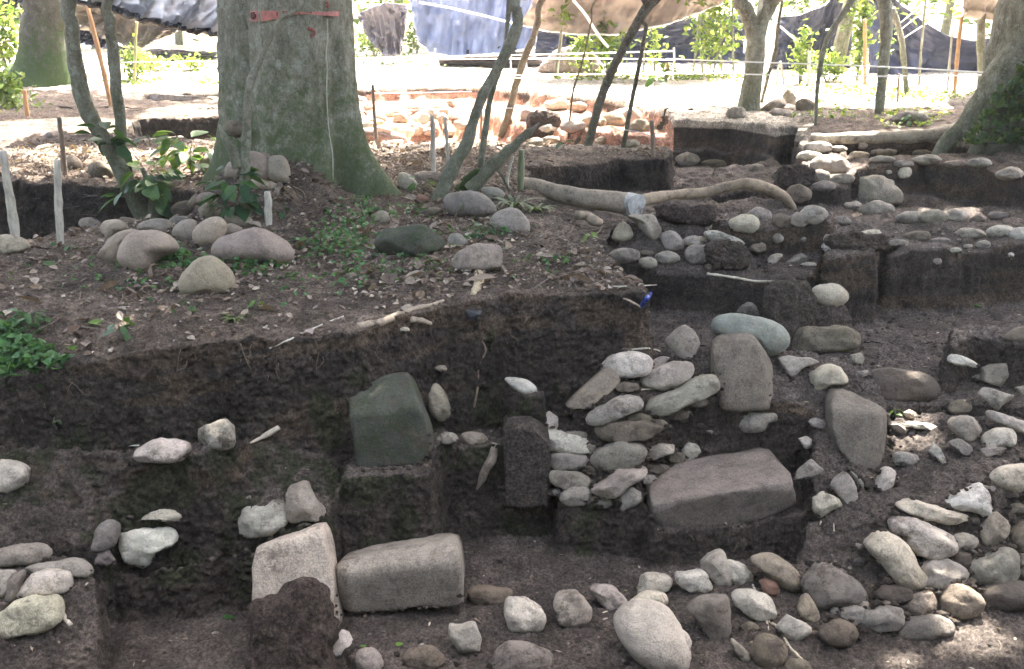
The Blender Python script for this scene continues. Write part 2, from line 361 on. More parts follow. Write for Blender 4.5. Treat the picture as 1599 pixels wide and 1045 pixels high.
class Grid:
    def __init__(s, x0, x1, y0, y1, h):
        s.x = np.arange(x0, x1 + h / 2, h); s.y = np.arange(y0, y1 + h / 2, h); s.h = h
        X, Y = np.meshgrid(s.x, s.y); s.z = height(X, Y)
        for _ in range(1):
            z = s.z.copy(); z[1:-1, 1:-1] = (s.z[1:-1, 1:-1] * 2 + s.z[:-2, 1:-1] + s.z[2:, 1:-1] + s.z[1:-1, :-2] + s.z[1:-1, 2:]) / 6; s.z = z
    def at(s, x, y):
        u = np.clip((x - s.x[0]) / s.h, 0, len(s.x) - 1.001); v = np.clip((y - s.y[0]) / s.h, 0, len(s.y) - 1.001)
        i = u.astype(int); j = v.astype(int); a = u - i; b = v - j
        return s.z[j, i] * (1 - a) * (1 - b) + s.z[j, i + 1] * a * (1 - b) + s.z[j + 1, i] * (1 - a) * b + s.z[j + 1, i + 1] * a * b
G1 = Grid(-9.9, 9.9, 2.6, 18.3, .02); G2 = Grid(-19, 19, 17.7, 36, .06)
def HZ(x, y):
    x = np.atleast_1d(np.asarray(x, float)); y = np.atleast_1d(np.asarray(y, float))
    return np.where(y < 18.1, G1.at(x, y), G2.at(x, y))
TT = np.concatenate([np.arange(3.0, 14, .01), np.arange(14, 40, .03)])
def hit(px, py):
    d = ray(px, py); p = CAM + TT[:, None] * d
    below = p[:, 2] < HZ(p[:, 0], p[:, 1])
    k = np.argmax(below) if below.any() else len(TT) - 1
    return p[k], TT[k]

def soil_colour(V, Nz):
    x, y, z = V[:, 0], V[:, 1], V[:, 2]; p2 = np.stack([x, y], 1)
    n = fbm(V * 2.3, 3, 77); m = fbm(V * 6, 3, 91)
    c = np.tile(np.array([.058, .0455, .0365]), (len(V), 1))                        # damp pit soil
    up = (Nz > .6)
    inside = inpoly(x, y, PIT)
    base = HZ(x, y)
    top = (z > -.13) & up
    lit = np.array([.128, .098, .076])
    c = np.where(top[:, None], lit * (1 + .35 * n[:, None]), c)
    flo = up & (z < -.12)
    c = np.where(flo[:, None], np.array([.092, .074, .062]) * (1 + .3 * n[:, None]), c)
    # dried floor of the right-hand excavation
    g = flo & (x > 1.2) & (z > -1.0) & (y > 6.3)
    c = np.where(g[:, None], np.array([.105, .085, .073]) * (1 + .25 * n[:, None]), c)
    st = fbm(np.stack([x * .8, y * .8, z * 5], 1), 3, 55)
    c = np.where((~up)[:, None], c * (1 + .45 * st[:, None] + .3 * n[:, None]), c)
    c = np.where(((~up) & (st > .25) & (z > -.9))[:, None], c * np.array([1.25, 1.15, 1.0]), c)
    # algae on the damp banks
    al = np.clip((m + .6 * n - .02) * 2.2, 0, 1) * (inside & (np.abs(x + 1.6) < 2.2) & (z < -.15) & (y > 5.2)) * (Nz < .75)
    c = c * (1 - al[:, None] * .8) + np.array([.028, .033, .014]) * al[:, None] * .8
    # red subsoil in the far pit
    fp = inpoly(x + 0 * n, y, [(a, b) for a, b in W(FARPIT)])
    c = np.where((fp & (z < -.06))[:, None], np.array([.40, .235, .165]) * (1 + .3 * n[:, None]), c)
    far = np.clip((y - 13.0 - 8 * np.clip((-x - 2.0) / 1.5, 0, 1) - 5 * np.clip((x - 4.2) / .8, 0, 1)) / 3.0, 0, 1) * (z > -.12)                                # dry trodden earth, paled further to look overexposed by the sun
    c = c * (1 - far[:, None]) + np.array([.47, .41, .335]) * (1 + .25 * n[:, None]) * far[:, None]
    c *= (1 + .22 * m[:, None])
    return np.clip(c, .006, 1)
def terrain(name, x0, x1, y0, y1, step, vox, amp):
    xs = np.arange(x0, x1 + 1e-6, step); ys = np.arange(y0, y1 + 1e-6, step); X, Y = np.meshgrid(xs, ys)
    Z = HZ(X.ravel(), Y.ravel()); n = len(Z); nx, ny = len(xs), len(ys)
    V = np.concatenate([np.stack([X.ravel(), Y.ravel(), Z], 1), np.stack([X.ravel(), Y.ravel(), np.full(n, -2.2)], 1)])
    idx = np.arange(n).reshape(ny, nx)
    q = np.stack([idx[:-1, :-1], idx[:-1, 1:], idx[1:, 1:], idx[1:, :-1]], -1).reshape(-1, 4)
    F = [q, q[:, ::-1] + n]
    for e, flip in ((idx[0, :], 0), (idx[-1, :], 1), (idx[:, 0], 1), (idx[:, -1], 0)):
        s = np.stack([e[:-1], e[:-1] + n, e[1:] + n, e[1:]], 1); F.append(s[:, ::-1] if flip else s)
    me = mesh_from('tmp', V, np.concatenate(F), False)
    t = bpy.data.objects.new('tmp', me); COL.objects.link(t)
    md = t.modifiers.new('r', 'REMESH'); md.mode = 'VOXEL'; md.voxel_size = vox; md.use_smooth_shade = True
    dg = bpy.context.evaluated_depsgraph_get(); e = t.evaluated_get(dg); m2 = e.to_mesh()
    V = np.empty(len(m2.vertices) * 3); m2.vertices.foreach_get('co', V); V = V.reshape(-1, 3)
    nl = np.empty(len(m2.loops), np.int32); m2.loops.foreach_get('vertex_index', nl)
    ls = np.empty(len(m2.polygons), np.int32); m2.polygons.foreach_get('loop_total', ls)
    assert (ls == 4).all(); F = nl.reshape(-1, 4)
    NR = np.empty(len(m2.vertices) * 3); m2.vertices.foreach_get('normal', NR); NR = NR.reshape(-1, 3)
    e.to_mesh_clear(); bpy.data.objects.remove(t); bpy.data.meshes.remove(me)
    ok = (V[:, 2] > -2.0) & (V[:, 0] > x0 + vox * 1.2) & (V[:, 0] < x1 - vox * 1.2) & (V[:, 1] > y0 + vox * 1.2) & (V[:, 1] < y1 - vox * 1.2)
    F = F[ok[F].all(1)]; used = np.unique(F); remap = np.full(len(V), -1); remap[used] = np.arange(len(used))
    F = remap[F]; V = V[used]; NR = NR[used]
    wall = 1 - np.clip(NR[:, 2], 0, 1)
    U = V * np.array([1, 1, .35])
    d = amp * (.45 * fbm(V * 5, 3, 5, .6) + .40 * wall * fbm(U * 14, 2, 15) + .45 * np.abs(fbm(V * 19, 2, 8)) + .55 * vnoise(V * 36, 9) + .45 * vnoise(V * 64, 10))
    pit_ = vnoise(V * 27, 33); d -= amp * 1.5 * np.clip(pit_ - .55, 0, 1)
    Vd = V + NR * d[:, None]
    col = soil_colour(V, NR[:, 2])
    o = obj(name, Vd, F, M['soil'], None, True, col, loc=(0, 0, 0)); o['kind'] = 'structure'
    return o
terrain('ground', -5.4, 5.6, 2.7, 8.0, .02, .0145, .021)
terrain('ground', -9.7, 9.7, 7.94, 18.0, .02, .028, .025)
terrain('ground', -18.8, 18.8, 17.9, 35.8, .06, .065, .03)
# the land around, out to the horizon
def outer():
    R = 240; V = [(-R, -R), (R, -R), (R, R), (-R, R), (-18.6, -3), (18.6, -3), (18.6, 35.5), (-18.6, 35.5)]
    V = [(x, y, .09 if y > 30 else 0.02) for x, y in V]
    F = [(0, 1, 5, 4), (1, 2, 6, 5), (2, 3, 7, 6), (3, 0, 4, 7)]
    o = obj('ground', V, F, M['soil'], None, False, [(.12, .10, .06)] * 8, loc=(0, 0, 0)); o['kind'] = 'structure'
    xs = [-18.7, -8.3, -5.3, 5.5, 8.3, 18.7]
    V = [(-18.7, -3.1, 0), (18.7, -3.1, 0), (18.7, 2.5, 0), (-18.7, 2.5, 0), (-18.7, 18.1, .0), (-9.5, 18.1, 0), (-9.5, 2.5, 0), (9.5, 2.5, 0), (9.5, 18.1, 0), (18.7, 18.1, 0)]
    F = [(0, 1, 2, 3), (3, 6, 5, 4), (7, 2, 9, 8)]
    o = obj('ground', V, F, M['soil'], None, False, [(.08, .065, .05)] * 10, loc=(0, 0, 0)); o['kind'] = 'structure'
outer()

# ------------------------------------------------------------------ stones
def resample(pts, n, curved):
    P = np.asarray(pts, float); m = len(P)
    if curved:
        out = []
        for i in range(m):
            p0, p1, p2, p3 = P[i - 1], P[i], P[(i + 1) % m], P[(i + 2) % m]
            for t in np.linspace(0, 1, 12, endpoint=False):
                out.append(.5 * (2 * p1 + (p2 - p0) * t + (2 * p0 - 5 * p1 + 4 * p2 - p3) * t * t + (3 * p1 - p0 - 3 * p2 + p3) * t ** 3))
        P = np.array(out)
    Q = np.vstack([P, P[:1]]); L = np.r_[0, np.cumsum(np.hypot(*np.diff(Q, axis=0).T))]
    s = np.linspace(0, L[-1], n, endpoint=False)
    return np.stack([np.interp(s, L, Q[:, 0]), np.interp(s, L, Q[:, 1])], 1)
SEED = [100]
def outline_mesh(pts, D, kind, thick, facing='cam', axis=None, Y=None, fold=None):
    """A solid whose face is the outline, with a thickness of its own."""
    SEED[0] += 1; r = np.random.default_rng(SEED[0])
    n = 40 if kind != 'soil' else 84; O = resample(pts, n, kind in ('round', 'sub', 'soil', 'smooth', 'slab', 'plate'))
    if kind == 'ang': O = .75 * O + .125 * np.roll(O, 1, 0) + .125 * np.roll(O, -1, 0)
    W3 = np.array([ony(a, b, Y) if facing == 'vert' else ond(a, b, D) for a, b in O])
    c = W3.mean(0); ext = (W3 - c) * (1.06 if kind != 'block' else 1.01)
    size = math.sqrt(max(np.ptp(O[:, 0]) * np.ptp(O[:, 1]), 1)) * D / FPX
    e1, e2 = {'plate': (.28, .4), 'slab': (.38, .5), 'round': (.8, .9), 'smooth': (.85, .95), 'sub': (.62, .7), 'ang': (.5, .6), 'block': (.1, .2), 'soil': (.4, .5)}[kind]
    if kind == 'block':
        ax = np.array(axis) if axis is not None else Fv * size * thick
        rings = []
        inset = [.0, .15, .3, .45, .6, .72, .84, .93, .985, 1.0, 1.0, 1.0, 1.0, .97]; dep = [0, 0, 0, 0, 0, 0, 0, 0, .015, .05, .3, .6, .95, 1.0]
        bev = .035
        V = [c]; V = []
        for s, d in zip(inset[1:], dep[1:]): V.append(c + ext * s + ax * d)
        V = np.concatenate(V); m = len(inset) - 1
    else:
        cdep = thick * size * .5
        ph = np.linspace(-90, 90, 17 if kind != 'soil' else 37)[1:-1]; m = len(ph); V = []
        for p in ph:
            p = math.radians(p); s = abs(math.cos(p)) ** e1; dd = math.copysign(abs(math.sin(p)) ** e2, p) * cdep
            V.append(c + ext * s + Fv * dd)
        V = np.concatenate(V); ax = None
    f0 = c - Fv * (thick * size * .5) if ax is None else c; f1 = c + Fv * (thick * size * .5) if ax is None else c + ax
    V = np.vstack([V, f0, f1]); i0, i1 = m * n, m * n + 1
    if kind != 'soil':
        k = {'plate': 1, 'slab': 5, 'ang': 10, 'block': 2, 'sub': 6, 'round': 3, 'smooth': 0}[kind]
        for _ in range(k):
            nn = r.normal(size=3); nn /= np.linalg.norm(nn)
            nn = nn - Fv * 1.3; nn /= np.linalg.norm(nn)
            pr = (V - c) @ nn; lim = pr.max() * (r.uniform(.80, .96) if kind != 'ang' else r.uniform(.70, .93))
            V = V - nn * np.maximum(pr - lim, 0)[:, None] * .92
    amp = {'plate': .03, 'slab': .06, 'smooth': .028, 'round': .05, 'sub': .065, 'ang': .05, 'block': .026, 'soil': .05}[kind] * size
    dirn = V - c; dirn /= np.linalg.norm(dirn, axis=1)[:, None] + 1e-9
    q = V / size * 2.2 + r.uniform(-50, 50, 3)
    V = V + dirn * (amp * fbm(q, 4, 3, .55))[:, None]
    if kind == 'soil': V = V + dirn * (.020 * fbm(V * 18, 3, 4) + .012 * np.abs(vnoise(V * 50, 8)))[:, None]
    if fold:                                             # upper part of the face leans back: a real top face
        for (x0, y0), (x1, y1), kk in (fold if isinstance(fold, list) else [fold]):
            rel = V - CAM; dep = rel @ Fv; qx = CX + FPX * (rel @ Rv) / dep; qy = CY - FPX * (rel @ Uv) / dep
            ln = math.hypot(x1 - x0, y1 - y0); up_ = np.maximum(((qx - x0) * (y1 - y0) - (qy - y0) * (x1 - x0)) / ln, 0)
            V = CAM + rel * (1 + up_ * kk / dep)[:, None]
    F = []
    for j in range(m - 1):
        for i in range(n):
            F.append((j * n + i, j * n + (i + 1) % n, (j + 1) * n + (i + 1) % n, (j + 1) * n + i))
    for i in range(n):
        F.append((i0, (i + 1) % n, i)); F.append((i1, (m - 1) * n + i, (m - 1) * n + (i + 1) % n))
    # outward orientation
    a, b_, c_ = V[F[0][0]], V[F[0][1]], V[F[0][2]]
    if np.cross(b_ - a, c_ - a) @ ((a + c_) / 2 - c) < 0: F = [f[::-1] for f in F]
    return V, F
CL = dict(pale=(.47, .415, .345), white=(.58, .53, .455), cream=(.50, .435, .335), grey=(.27, .237, .20), mid=(.34, .295, .24), brown=(.175, .142, .105), dark=(.095, .076, .062),
          pink=(.30, .245, .195), purple=(.175, .145, .125), blue=(.235, .245, .215), tan=(.34, .285, .21), red=(.24, .135, .10), slab=(.20, .172, .138), black=(.05, .043, .04), greyslab=(.27, .24, .195), earth=(.072, .056, .045), green=(.075, .082, .06))
STONE_LOG = []
def stone(tile, pts, color, label=None, kind='round', thick=.8, mat='stone', parent=None, name='stone', group=None, push=0, D=None, bottom=.12, cat='stone', facing='cam', axis=None, fit=True, grow_=1.0, fold=None):
    O = T(tile, pts)
    if grow_ != 1: mx, my = np.mean([q[0] for q in O]), np.mean([q[1] for q in O]); O = [(mx + (a - mx) * grow_, my + (b - my) * grow_) for a, b in O]
    xs = [p[0] for p in O]; ys = [p[1] for p in O]
    by = max(ys) - bottom * (max(ys) - min(ys)); bx = .5 * (min(xs) + max(xs))
    if D is None:
        P, D = hit(bx, by); D = D + push
    if fit and kind != 'soil':
        cx_, cy_ = np.mean(xs), np.mean(ys); size = math.sqrt((max(xs) - min(xs)) * (max(ys) - min(ys))) * D / FPX
        sh = 0.0; top = min(ys); hh = max(ys) - top
        for f in (.0, .55, .8):
            for a, b in (O[::max(1, len(O) // 6)] if f else O[:1]):
                qx, qy = cx_ + (a - cx_) * f, cy_ + (b - cy_) * f
                if qy > top + .72 * hh: continue
                fr = D - (0 if kind == 'block' else thick * size * .5 * math.sqrt(1 - f * f) * .6)
                sh = max(sh, fr - hit(qx, qy)[1] + .012)
        D = D - min(sh, .16)
    Yw = (CAM + ray(bx, by) * D)[1]
    V, F = outline_mesh(O, D, kind, thick, facing, axis, Yw, fold)
    STONE_LOG.append((O, D, thick, kind))
    v = random.uniform(.80, 1.16); colr = tuple(min(1, c * v * random.uniform(.97, 1.03)) for c in CL[color])
    me_smooth = True
    o = obj(name, V, F, M[mat], parent, me_smooth, None, colr)
    if parent is None: tag(o, label, cat, group)
    return o
def ell(cx, cy, ww, hh, n=10, rot=0, j=.07):
    a0 = random.uniform(0, 6.28); out = []
    for k in range(n):
        t = a0 + 2 * math.pi * k / n; q = 1 + random.uniform(-j, j); x = math.cos(t) * ww / 2 * q; y = math.sin(t) * hh / 2 * q
        out.append((cx + x * math.cos(rot) - y * math.sin(rot), cy + x * math.sin(rot) + y * math.cos(rot)))
    return out
# ------------------------------------------------------------------ stones of the left ledges and pillar
S = stone
S('C0', [(-40, 150), (-20, 90), (20, 70), (70, 78), (112, 100), (127, 140), (110, 185), (50, 222), (0, 210)], 'pale', 'pale stone half sunk in the dark bank at the left edge', 'sub', mat='stone')
S('C0', [(632, 62), (650, 30), (690, 2), (740, -22), (800, -28), (860, -12), (878, 22), (850, 65), (800, 78), (700, 72)], 'pale', 'pale flat-bottomed stone on an earth ledge with a thin root across it', 'sub')
S('B0', [(925, 985), (950, 950), (1000, 920), (1050, 910), (1085, 950), (1090, 1010), (1070, 1040), (1000, 1048), (930, 1020)], 'grey', 'grey brown round stone on the earth bank beside a short bone-coloured stick', 'sub', mat='dirty')
S('C0', [(662, 345), (690, 318), (750, 300), (815, 305), (850, 335), (840, 365), (790, 356), (720, 346)], 'cream', 'flat broken stone chip lying just above the kidney-shaped pale stone', 'ang', thick=.5)
S('C0', [(442, 450), (448, 398), (470, 365), (510, 350), (545, 370), (548, 420), (520, 470), (450, 495)], 'grey', 'upright grey stone leaning left of the kidney-shaped pale stone', 'sub')
S('C0', [(540, 440), (570, 410), (640, 390), (720, 380), (790, 385), (828, 430), (815, 465), (740, 500), (700, 545), (650, 562), (610, 540), (580, 490)], 'white', 'large kidney-shaped pale stone on the low left ledge', 'sub', thick=.6, mat='clean')
S('C0', [(430, 545), (450, 508), (500, 490), (535, 545), (500, 562)], 'purple', 'small dull purple stone under the kidney-shaped pale stone', 'ang')
S('C0', [(1112, 340), (1130, 300), (1180, 280), (1225, 287), (1265, 268), (1310, 280), (1338, 320), (1330, 370), (1290, 410), (1220, 435), (1140, 425), (1120, 390)], 'pale', 'pale heart-shaped stone on the ledge behind the upright slab', 'sub', thick=.7)
S('C0', [(1350, 195), (1400, 178), (1435, 190), (1455, 240), (1500, 280), (1515, 325), (1480, 350), (1400, 358), (1355, 345), (1345, 260)], 'mid', 'grey wedge-shaped stone standing right of the heart-shaped stone', 'sub')
S('C0', [(-60, 520), (0, 485), (100, 465), (180, 465), (225, 490), (225, 520), (190, 545), (100, 560), (0, 565)], 'mid', 'flat oval stone at the back of the lower left earth pillar', 'round', thick=.7)
S('C0', [(110, 605), (140, 562), (250, 543), (340, 530), (395, 548), (425, 605), (360, 608), (250, 585)], 'grey', 'long curved stone on top of the lower left earth pillar', 'sub', bottom=.3)
S('C0', [(-50, 600), (0, 590), (60, 590), (55, 640), (30, 700), (0, 702), (-50, 690)], 'pale', 'pale stone cut by the left edge on the earth pillar', 'sub')
S('C0', [(30, 740), (45, 650), (75, 600), (110, 590), (95, 650), (75, 722)], 'grey', 'narrow upright stone wedged between two pale stones on the earth pillar', 'sub', bottom=.2)
S('C0', [(80, 690), (110, 640), (150, 600), (220, 585), (300, 590), (330, 620), (325, 665), (290, 690), (200, 692), (100, 715)], 'pale', 'pale rounded stone second from the front on the earth pillar', 'sub')
S('C0', [(5, 800), (30, 770), (120, 720), (220, 700), (265, 710), (280, 760), (265, 830), (200, 865), (60, 890), (10, 870)], 'cream', 'big pale oblong stone at the front of the lower left earth pillar', 'sub', thick=.75)
# cut blocks
S('C0', [(1197, 488), (1330, 436), (1445, 392), (1500, 388), (1522, 500), (1545, 640), (1572, 860), (1520, 985), (1180, 985), (1176, 700), (1170, 580)], 'cream', 'cream cut stone slab standing upright in the pit with soil on its foot', 'block', thick=.38, mat='block', name='stone_slab', cat='slab')
S('C0', [(1200, 735), (1260, 705), (1330, 668), (1420, 650), (1480, 672), (1512, 725), (1535, 860), (1530, 960), (1535, 1085), (1190, 1085), (1196, 850)], 'earth', 'lump of dark soil clinging to the foot of the upright cream slab', 'soil', thick=.5, mat='clod', name='soil_clod', cat='soil', D=None, push=-.10)
S('C0', [(1505, 978), (1550, 925), (1590, 862), (1625, 875), (1655, 975), (1600, 985)], 'white', 'white triangular stone at the right foot of the upright cream slab', 'ang', mat='clean')
S('C1', [(-28, 575), (0, 548), (130, 507), (350, 466), (490, 450), (548, 460), (566, 600), (560, 752), (480, 757), (300, 762), (100, 777), (-15, 787), (-32, 700)], 'greyslab', 'long rounded grey-brown cut block lying right of the upright cream slab', 'block', mat='block', name='stone_block', cat='block', thick=.5, bottom=0, push=-.20, fit=False, fold=[((523, 892), (727, 866), .005), ((727, 880), (523, 905), .0022), ((716, 860), (722, 950), .012)])
S('B1', [(30, 765), (60, 745), (180, 716), (270, 695), (305, 700), (350, 800), (400, 930), (412, 1045), (395, 1090), (330, 1128), (130, 1148), (88, 1138), (60, 1050), (36, 900)], 'green', 'big dark green trapezoid block under the mound edge', 'block', mat='mossy', name='stone_block', cat='block', thick=.55, bottom=.03, push=-.13, fit=False, fold=[((543, 650), (652, 636), .0042), ((652, 636), (543, 650), .0013)])
S('P', [(1012, 760), (1050, 728), (1130, 713), (1203, 705), (1243, 744), (1248, 790), (1210, 808), (1100, 830), (1030, 828), (1015, 800)], 'slab', 'long dark rectangular block lying on the bank below the stacked wall', 'block', mat='block', name='stone_block', cat='block', thick=.3, bottom=.05, push=-.12, fit=False, fold=[((1013, 790), (1243, 750), .0080), ((1243, 750), (1013, 790), .0030)])
S('C1', [(755, -50), (790, -70), (890, -75), (930, -45), (970, -5), (975, 170), (965, 290), (860, 305), (765, 290), (757, 120)], 'dark', 'dark upright block at the left end of the stacked wall', 'block', mat='clod', name='stone_block', cat='block', facing='vert', axis=(0, .3, 0), bottom=.05)
S('B2', [(145, 570), (165, 533), (230, 512), (300, 520), (350, 580), (390, 660), (402, 760), (390, 845), (300, 862), (190, 852), (160, 780), (140, 640)], 'slab', 'round-topped upright brown slab at the centre of the bank', 'plate', thick=.4, mat='block', name='stone_slab', cat='slab', fold=[((1110, 538), (1190, 536), .007), ((1188, 560), (1196, 640), .010)])
S('B2', [(695, 840), (712, 772), (780, 772), (880, 822), (930, 848), (952, 868), (955, 960), (940, 1100), (920, 1168), (820, 1152), (745, 1070), (700, 960)], 'slab', 'tall brown slab standing at the right end of the bank', 'block', mat='block', name='stone_slab', cat='slab', thick=.4, bottom=.1, fold=[((1280, 640), (1378, 648), .008), ((1372, 640), (1370, 740), .012)])
# stones by the front trench
S('C1', [(595, 690), (620, 665), (700, 660), (770, 670), (790, 690), (760, 735), (680, 745), (620, 735)], 'brown', 'brown stone touching the right end of the long rounded block', 'round')
S('C1', [(765, 750), (790, 715), (850, 720), (920, 755), (940, 800), (935, 850), (880, 880), (800, 865), (775, 810)], 'pale', 'pale rounded stone first in the row right of the brown stone', 'sub')
S('C1', [(995, 720), (1050, 685), (1100, 690), (1150, 745), (1170, 795), (1140, 840), (1060, 850), (1015, 815)], 'mid', 'grey stone with dark stripes in the row by the trench', 'sub')
S('C1', [(1160, 680), (1190, 655), (1250, 655), (1300, 690), (1335, 735), (1320, 760), (1260, 775), (1220, 740)], 'pale', 'pale stone right of the striped stone by the trench', 'sub')
S('C1', [(503, 835), (560, 845), (620, 835), (650, 900), (640, 950), (580, 980), (530, 930), (510, 890)], 'mid', 'squarish pale stone in front of the long rounded block', 'ang')
S('C1', [(75, 1010), (90, 960), (140, 950), (185, 990), (180, 1050), (90, 1055)], 'grey', 'grey stone at the bottom edge with a green leaf beside it', 'sub')
S('C1', [(290, 985), (330, 945), (420, 935), (475, 990), (460, 1030), (380, 1050), (310, 1030)], 'brown', 'low reddish brown stone at the bottom edge before the long rounded block', 'round', mat='dirty')
S('C1', [(710, 1010), (740, 950), (830, 925), (950, 960), (980, 1010), (950, 1055), (720, 1055)], 'purple', 'low purple grey stone flush with the soil at the bottom edge', 'round', mat='dirty', thick=.5)
S('C1', [(1275, 830), (1300, 780), (1350, 745), (1440, 730), (1520, 760), (1560, 820), (1600, 900), (1610, 990), (1590, 1045), (1450, 1050), (1380, 1000), (1310, 920)], 'pale', 'largest pale boulder at the bottom edge of the pit', 'smooth', thick=.85, mat='clean')
S('C1', [(1390, 640), (1410, 608), (1500, 605), (1535, 625), (1520, 670), (1450, 690), (1392, 690)], 'cream', 'cream stone uppermost above the largest pale boulder', 'sub')
S('C1', [(1350, 745), (1390, 695), (1460, 680), (1510, 700), (1512, 745), (1440, 757)], 'cream', 'cream stone wedged between the largest boulder and the stone above it', 'sub')
# centre ledge
S('B1', [(398, 790), (420, 758), (455, 760), (500, 830), (508, 880), (480, 915), (440, 905), (410, 850)], 'tan', 'yellowish oval stone set upright in the wall right of the green block', 'round', mat='moss2')
S('B1', [(767, 730), (790, 715), (850, 722), (895, 745), (910, 775), (880, 790), (830, 780)], 'white', 'white flat oval stone on a small earth pedestal under the mound wall', 'round', mat='clean', thick=.7)
S('B1', [(920, 965), (940, 900), (970, 872), (1010, 905), (1012, 950), (980, 975)], 'pale', 'pale pointed stone standing on the dark upright block', 'ang')
S('B1', ell(497, 1000, 100, 50), 'mid', 'small tan cobble on the ledge right of the green block', 'sub')
S('B1', ell(615, 1002, 125, 58), 'tan', 'larger tan cobble on the ledge left of the dark upright block', 'sub')
S('B1', ell(295, 493, 45, 25), 'cream', 'cream pebble in the mound edge under the long dry root', 'sub')
S('B1', ell(466, 672, 55, 30), 'pink', 'pinkish pebble in the middle of the mound wall', 'sub')
# stacked wall: its stones are parts
wall = empty('dry_stone_wall', tuple(onz(980, 790, -1.3)), 'stacked wall of flat pale and brown stones against the central bank', 'wall')
for t, p, c, k in [
    ('C1', [(935, -55), (1015, -65), (1060, -45), (1150, -35), (1150, 20), (1100, 33), (940, 20)], 'pale', 'ang'),
    ('C1', [(985, 55), (1000, 38), (1110, 42), (1130, 60), (1120, 100), (1000, 102)], 'brown', 'sub'),
    ('C1', [(1180, 60), (1210, 20), (1300, 0), (1380, 10), (1395, 45), (1350, 95), (1240, 105), (1195, 90)], 'slab', 'sub'),
    ('C1', [(1420, 20), (1480, 0), (1540, 5), (1535, 35), (1440, 65), (1420, 60)], 'mid', 'ang'),
    ('C1', [(980, 145), (1000, 125), (1060, 125), (1130, 150), (1145, 175), (1100, 195), (1010, 190)], 'mid', 'sub'),
    ('C1', [(1035, 240), (1070, 205), (1130, 200), (1155, 225), (1130, 265), (1060, 272)], 'grey', 'round'),
    ('C1', [(1185, 200), (1230, 165), (1290, 130), (1390, 120), (1395, 140), (1330, 190), (1270, 235), (1210, 225)], 'mid', 'sub'),
    ('C1', [(1300, 250), (1310, 220), (1350, 205), (1390, 225), (1380, 260), (1340, 290), (1305, 300)], 'grey', 'ang'),
    ('B1', [(1068, 835), (1110, 790), (1215, 692), (1255, 690), (1285, 738), (1258, 772), (1150, 850), (1090, 850)], 'pink', 'block'),
    ('B1', [(1232, 655), (1280, 615), (1360, 605), (1410, 625), (1420, 670), (1380, 700), (1270, 705), (1240, 690)], 'pale', 'sub'),
    ('B1', [(1428, 655), (1490, 620), (1517, 626), (1500, 652), (1440, 686)], 'mid', 'ang'),
    ('B1', [(1410, 715), (1450, 682), (1530, 657), (1591, 652), (1615, 680), (1600, 718), (1500, 758), (1430, 752)], 'mid', 'sub'),
    ('B1', [(1160, 890), (1220, 847), (1310, 812), (1365, 822), (1365, 860), (1300, 890), (1200, 928), (1165, 920)], 'mid', 'sub'),
    ('B1', [(1440, 850), (1480, 805), (1560, 780), (1620, 735), (1700, 722), (1726, 752), (1710, 785), (1600, 832), (1500, 878), (1450, 878)], 'mid', 'sub'),
    ('B1', [(1210, 952), (1260, 925), (1400, 922), (1470, 960), (1400, 995), (1250, 1000)], 'brown', 'sub'),
    ('B1', [(1520, 548), (1560, 512), (1600, 490), (1640, 512), (1655, 560), (1640, 602), (1600, 622), (1560, 602)], 'mid', 'ang'),
    ('C1', ell(1560, 60, 70, 45), 'brown', 'sub'), ('C1', ell(1160, 120, 40, 30), 'brown', 'sub'), ('C1', ell(1290, 115, 90, 22), 'mid', 'sub'), ('C1', ell(1165, 20, 40, 50), 'brown', 'sub'), ('B1', ell(1390, 905, 90, 36), 'brown', 'sub'), ('B1', ell(1330, 760, 90, 40), 'brown', 'sub'), ('B1', ell(1480, 935, 70, 40), 'brown', 'sub'), ('B1', ell(1560, 890, 90, 40), 'brown', 'sub'), ('B1', ell(1660, 830, 80, 36), 'brown', 'sub'), ('B1', ell(1090, 985, 100, 36), 'brown', 'sub'), ('C1', ell(1480, 110, 80, 40), 'brown', 'sub'), ('C1', ell(1430, 160, 60, 40), 'brown', 'sub'), ('C1', ell(1230, 270, 60, 35), 'brown', 'sub'), ('C1', ell(1010, 218, 50, 25), 'brown', 'sub'), ('B1', ell(1360, 1040, 90, 40), 'brown', 'sub')]:
    if c == 'brown': c = random.choice(['brown', 'slab', 'grey'])
    S(t, p, c, kind='slab' if k == 'sub' else k, parent=wall, thick=.9 if k != 'block' else .5, bottom=.25, grow_=1.17, mat='stone' if c not in ('brown', 'slab') else 'dirty')
rw = random.Random(21)
for q in range(46):
    x_, y_ = rw.uniform(875, 1110), rw.uniform(575, 785)
    if y_ < 700 - (x_ - 875) * .62 or (x_ > 1010 and y_ > 715): continue
    S('P', ell(x_, y_, rw.uniform(8, 24), rw.uniform(5, 11), 8), rw.choice(['brown', 'grey', 'slab', 'mid']), kind='ang', parent=wall, thick=.9, bottom=.3, mat='dirty')
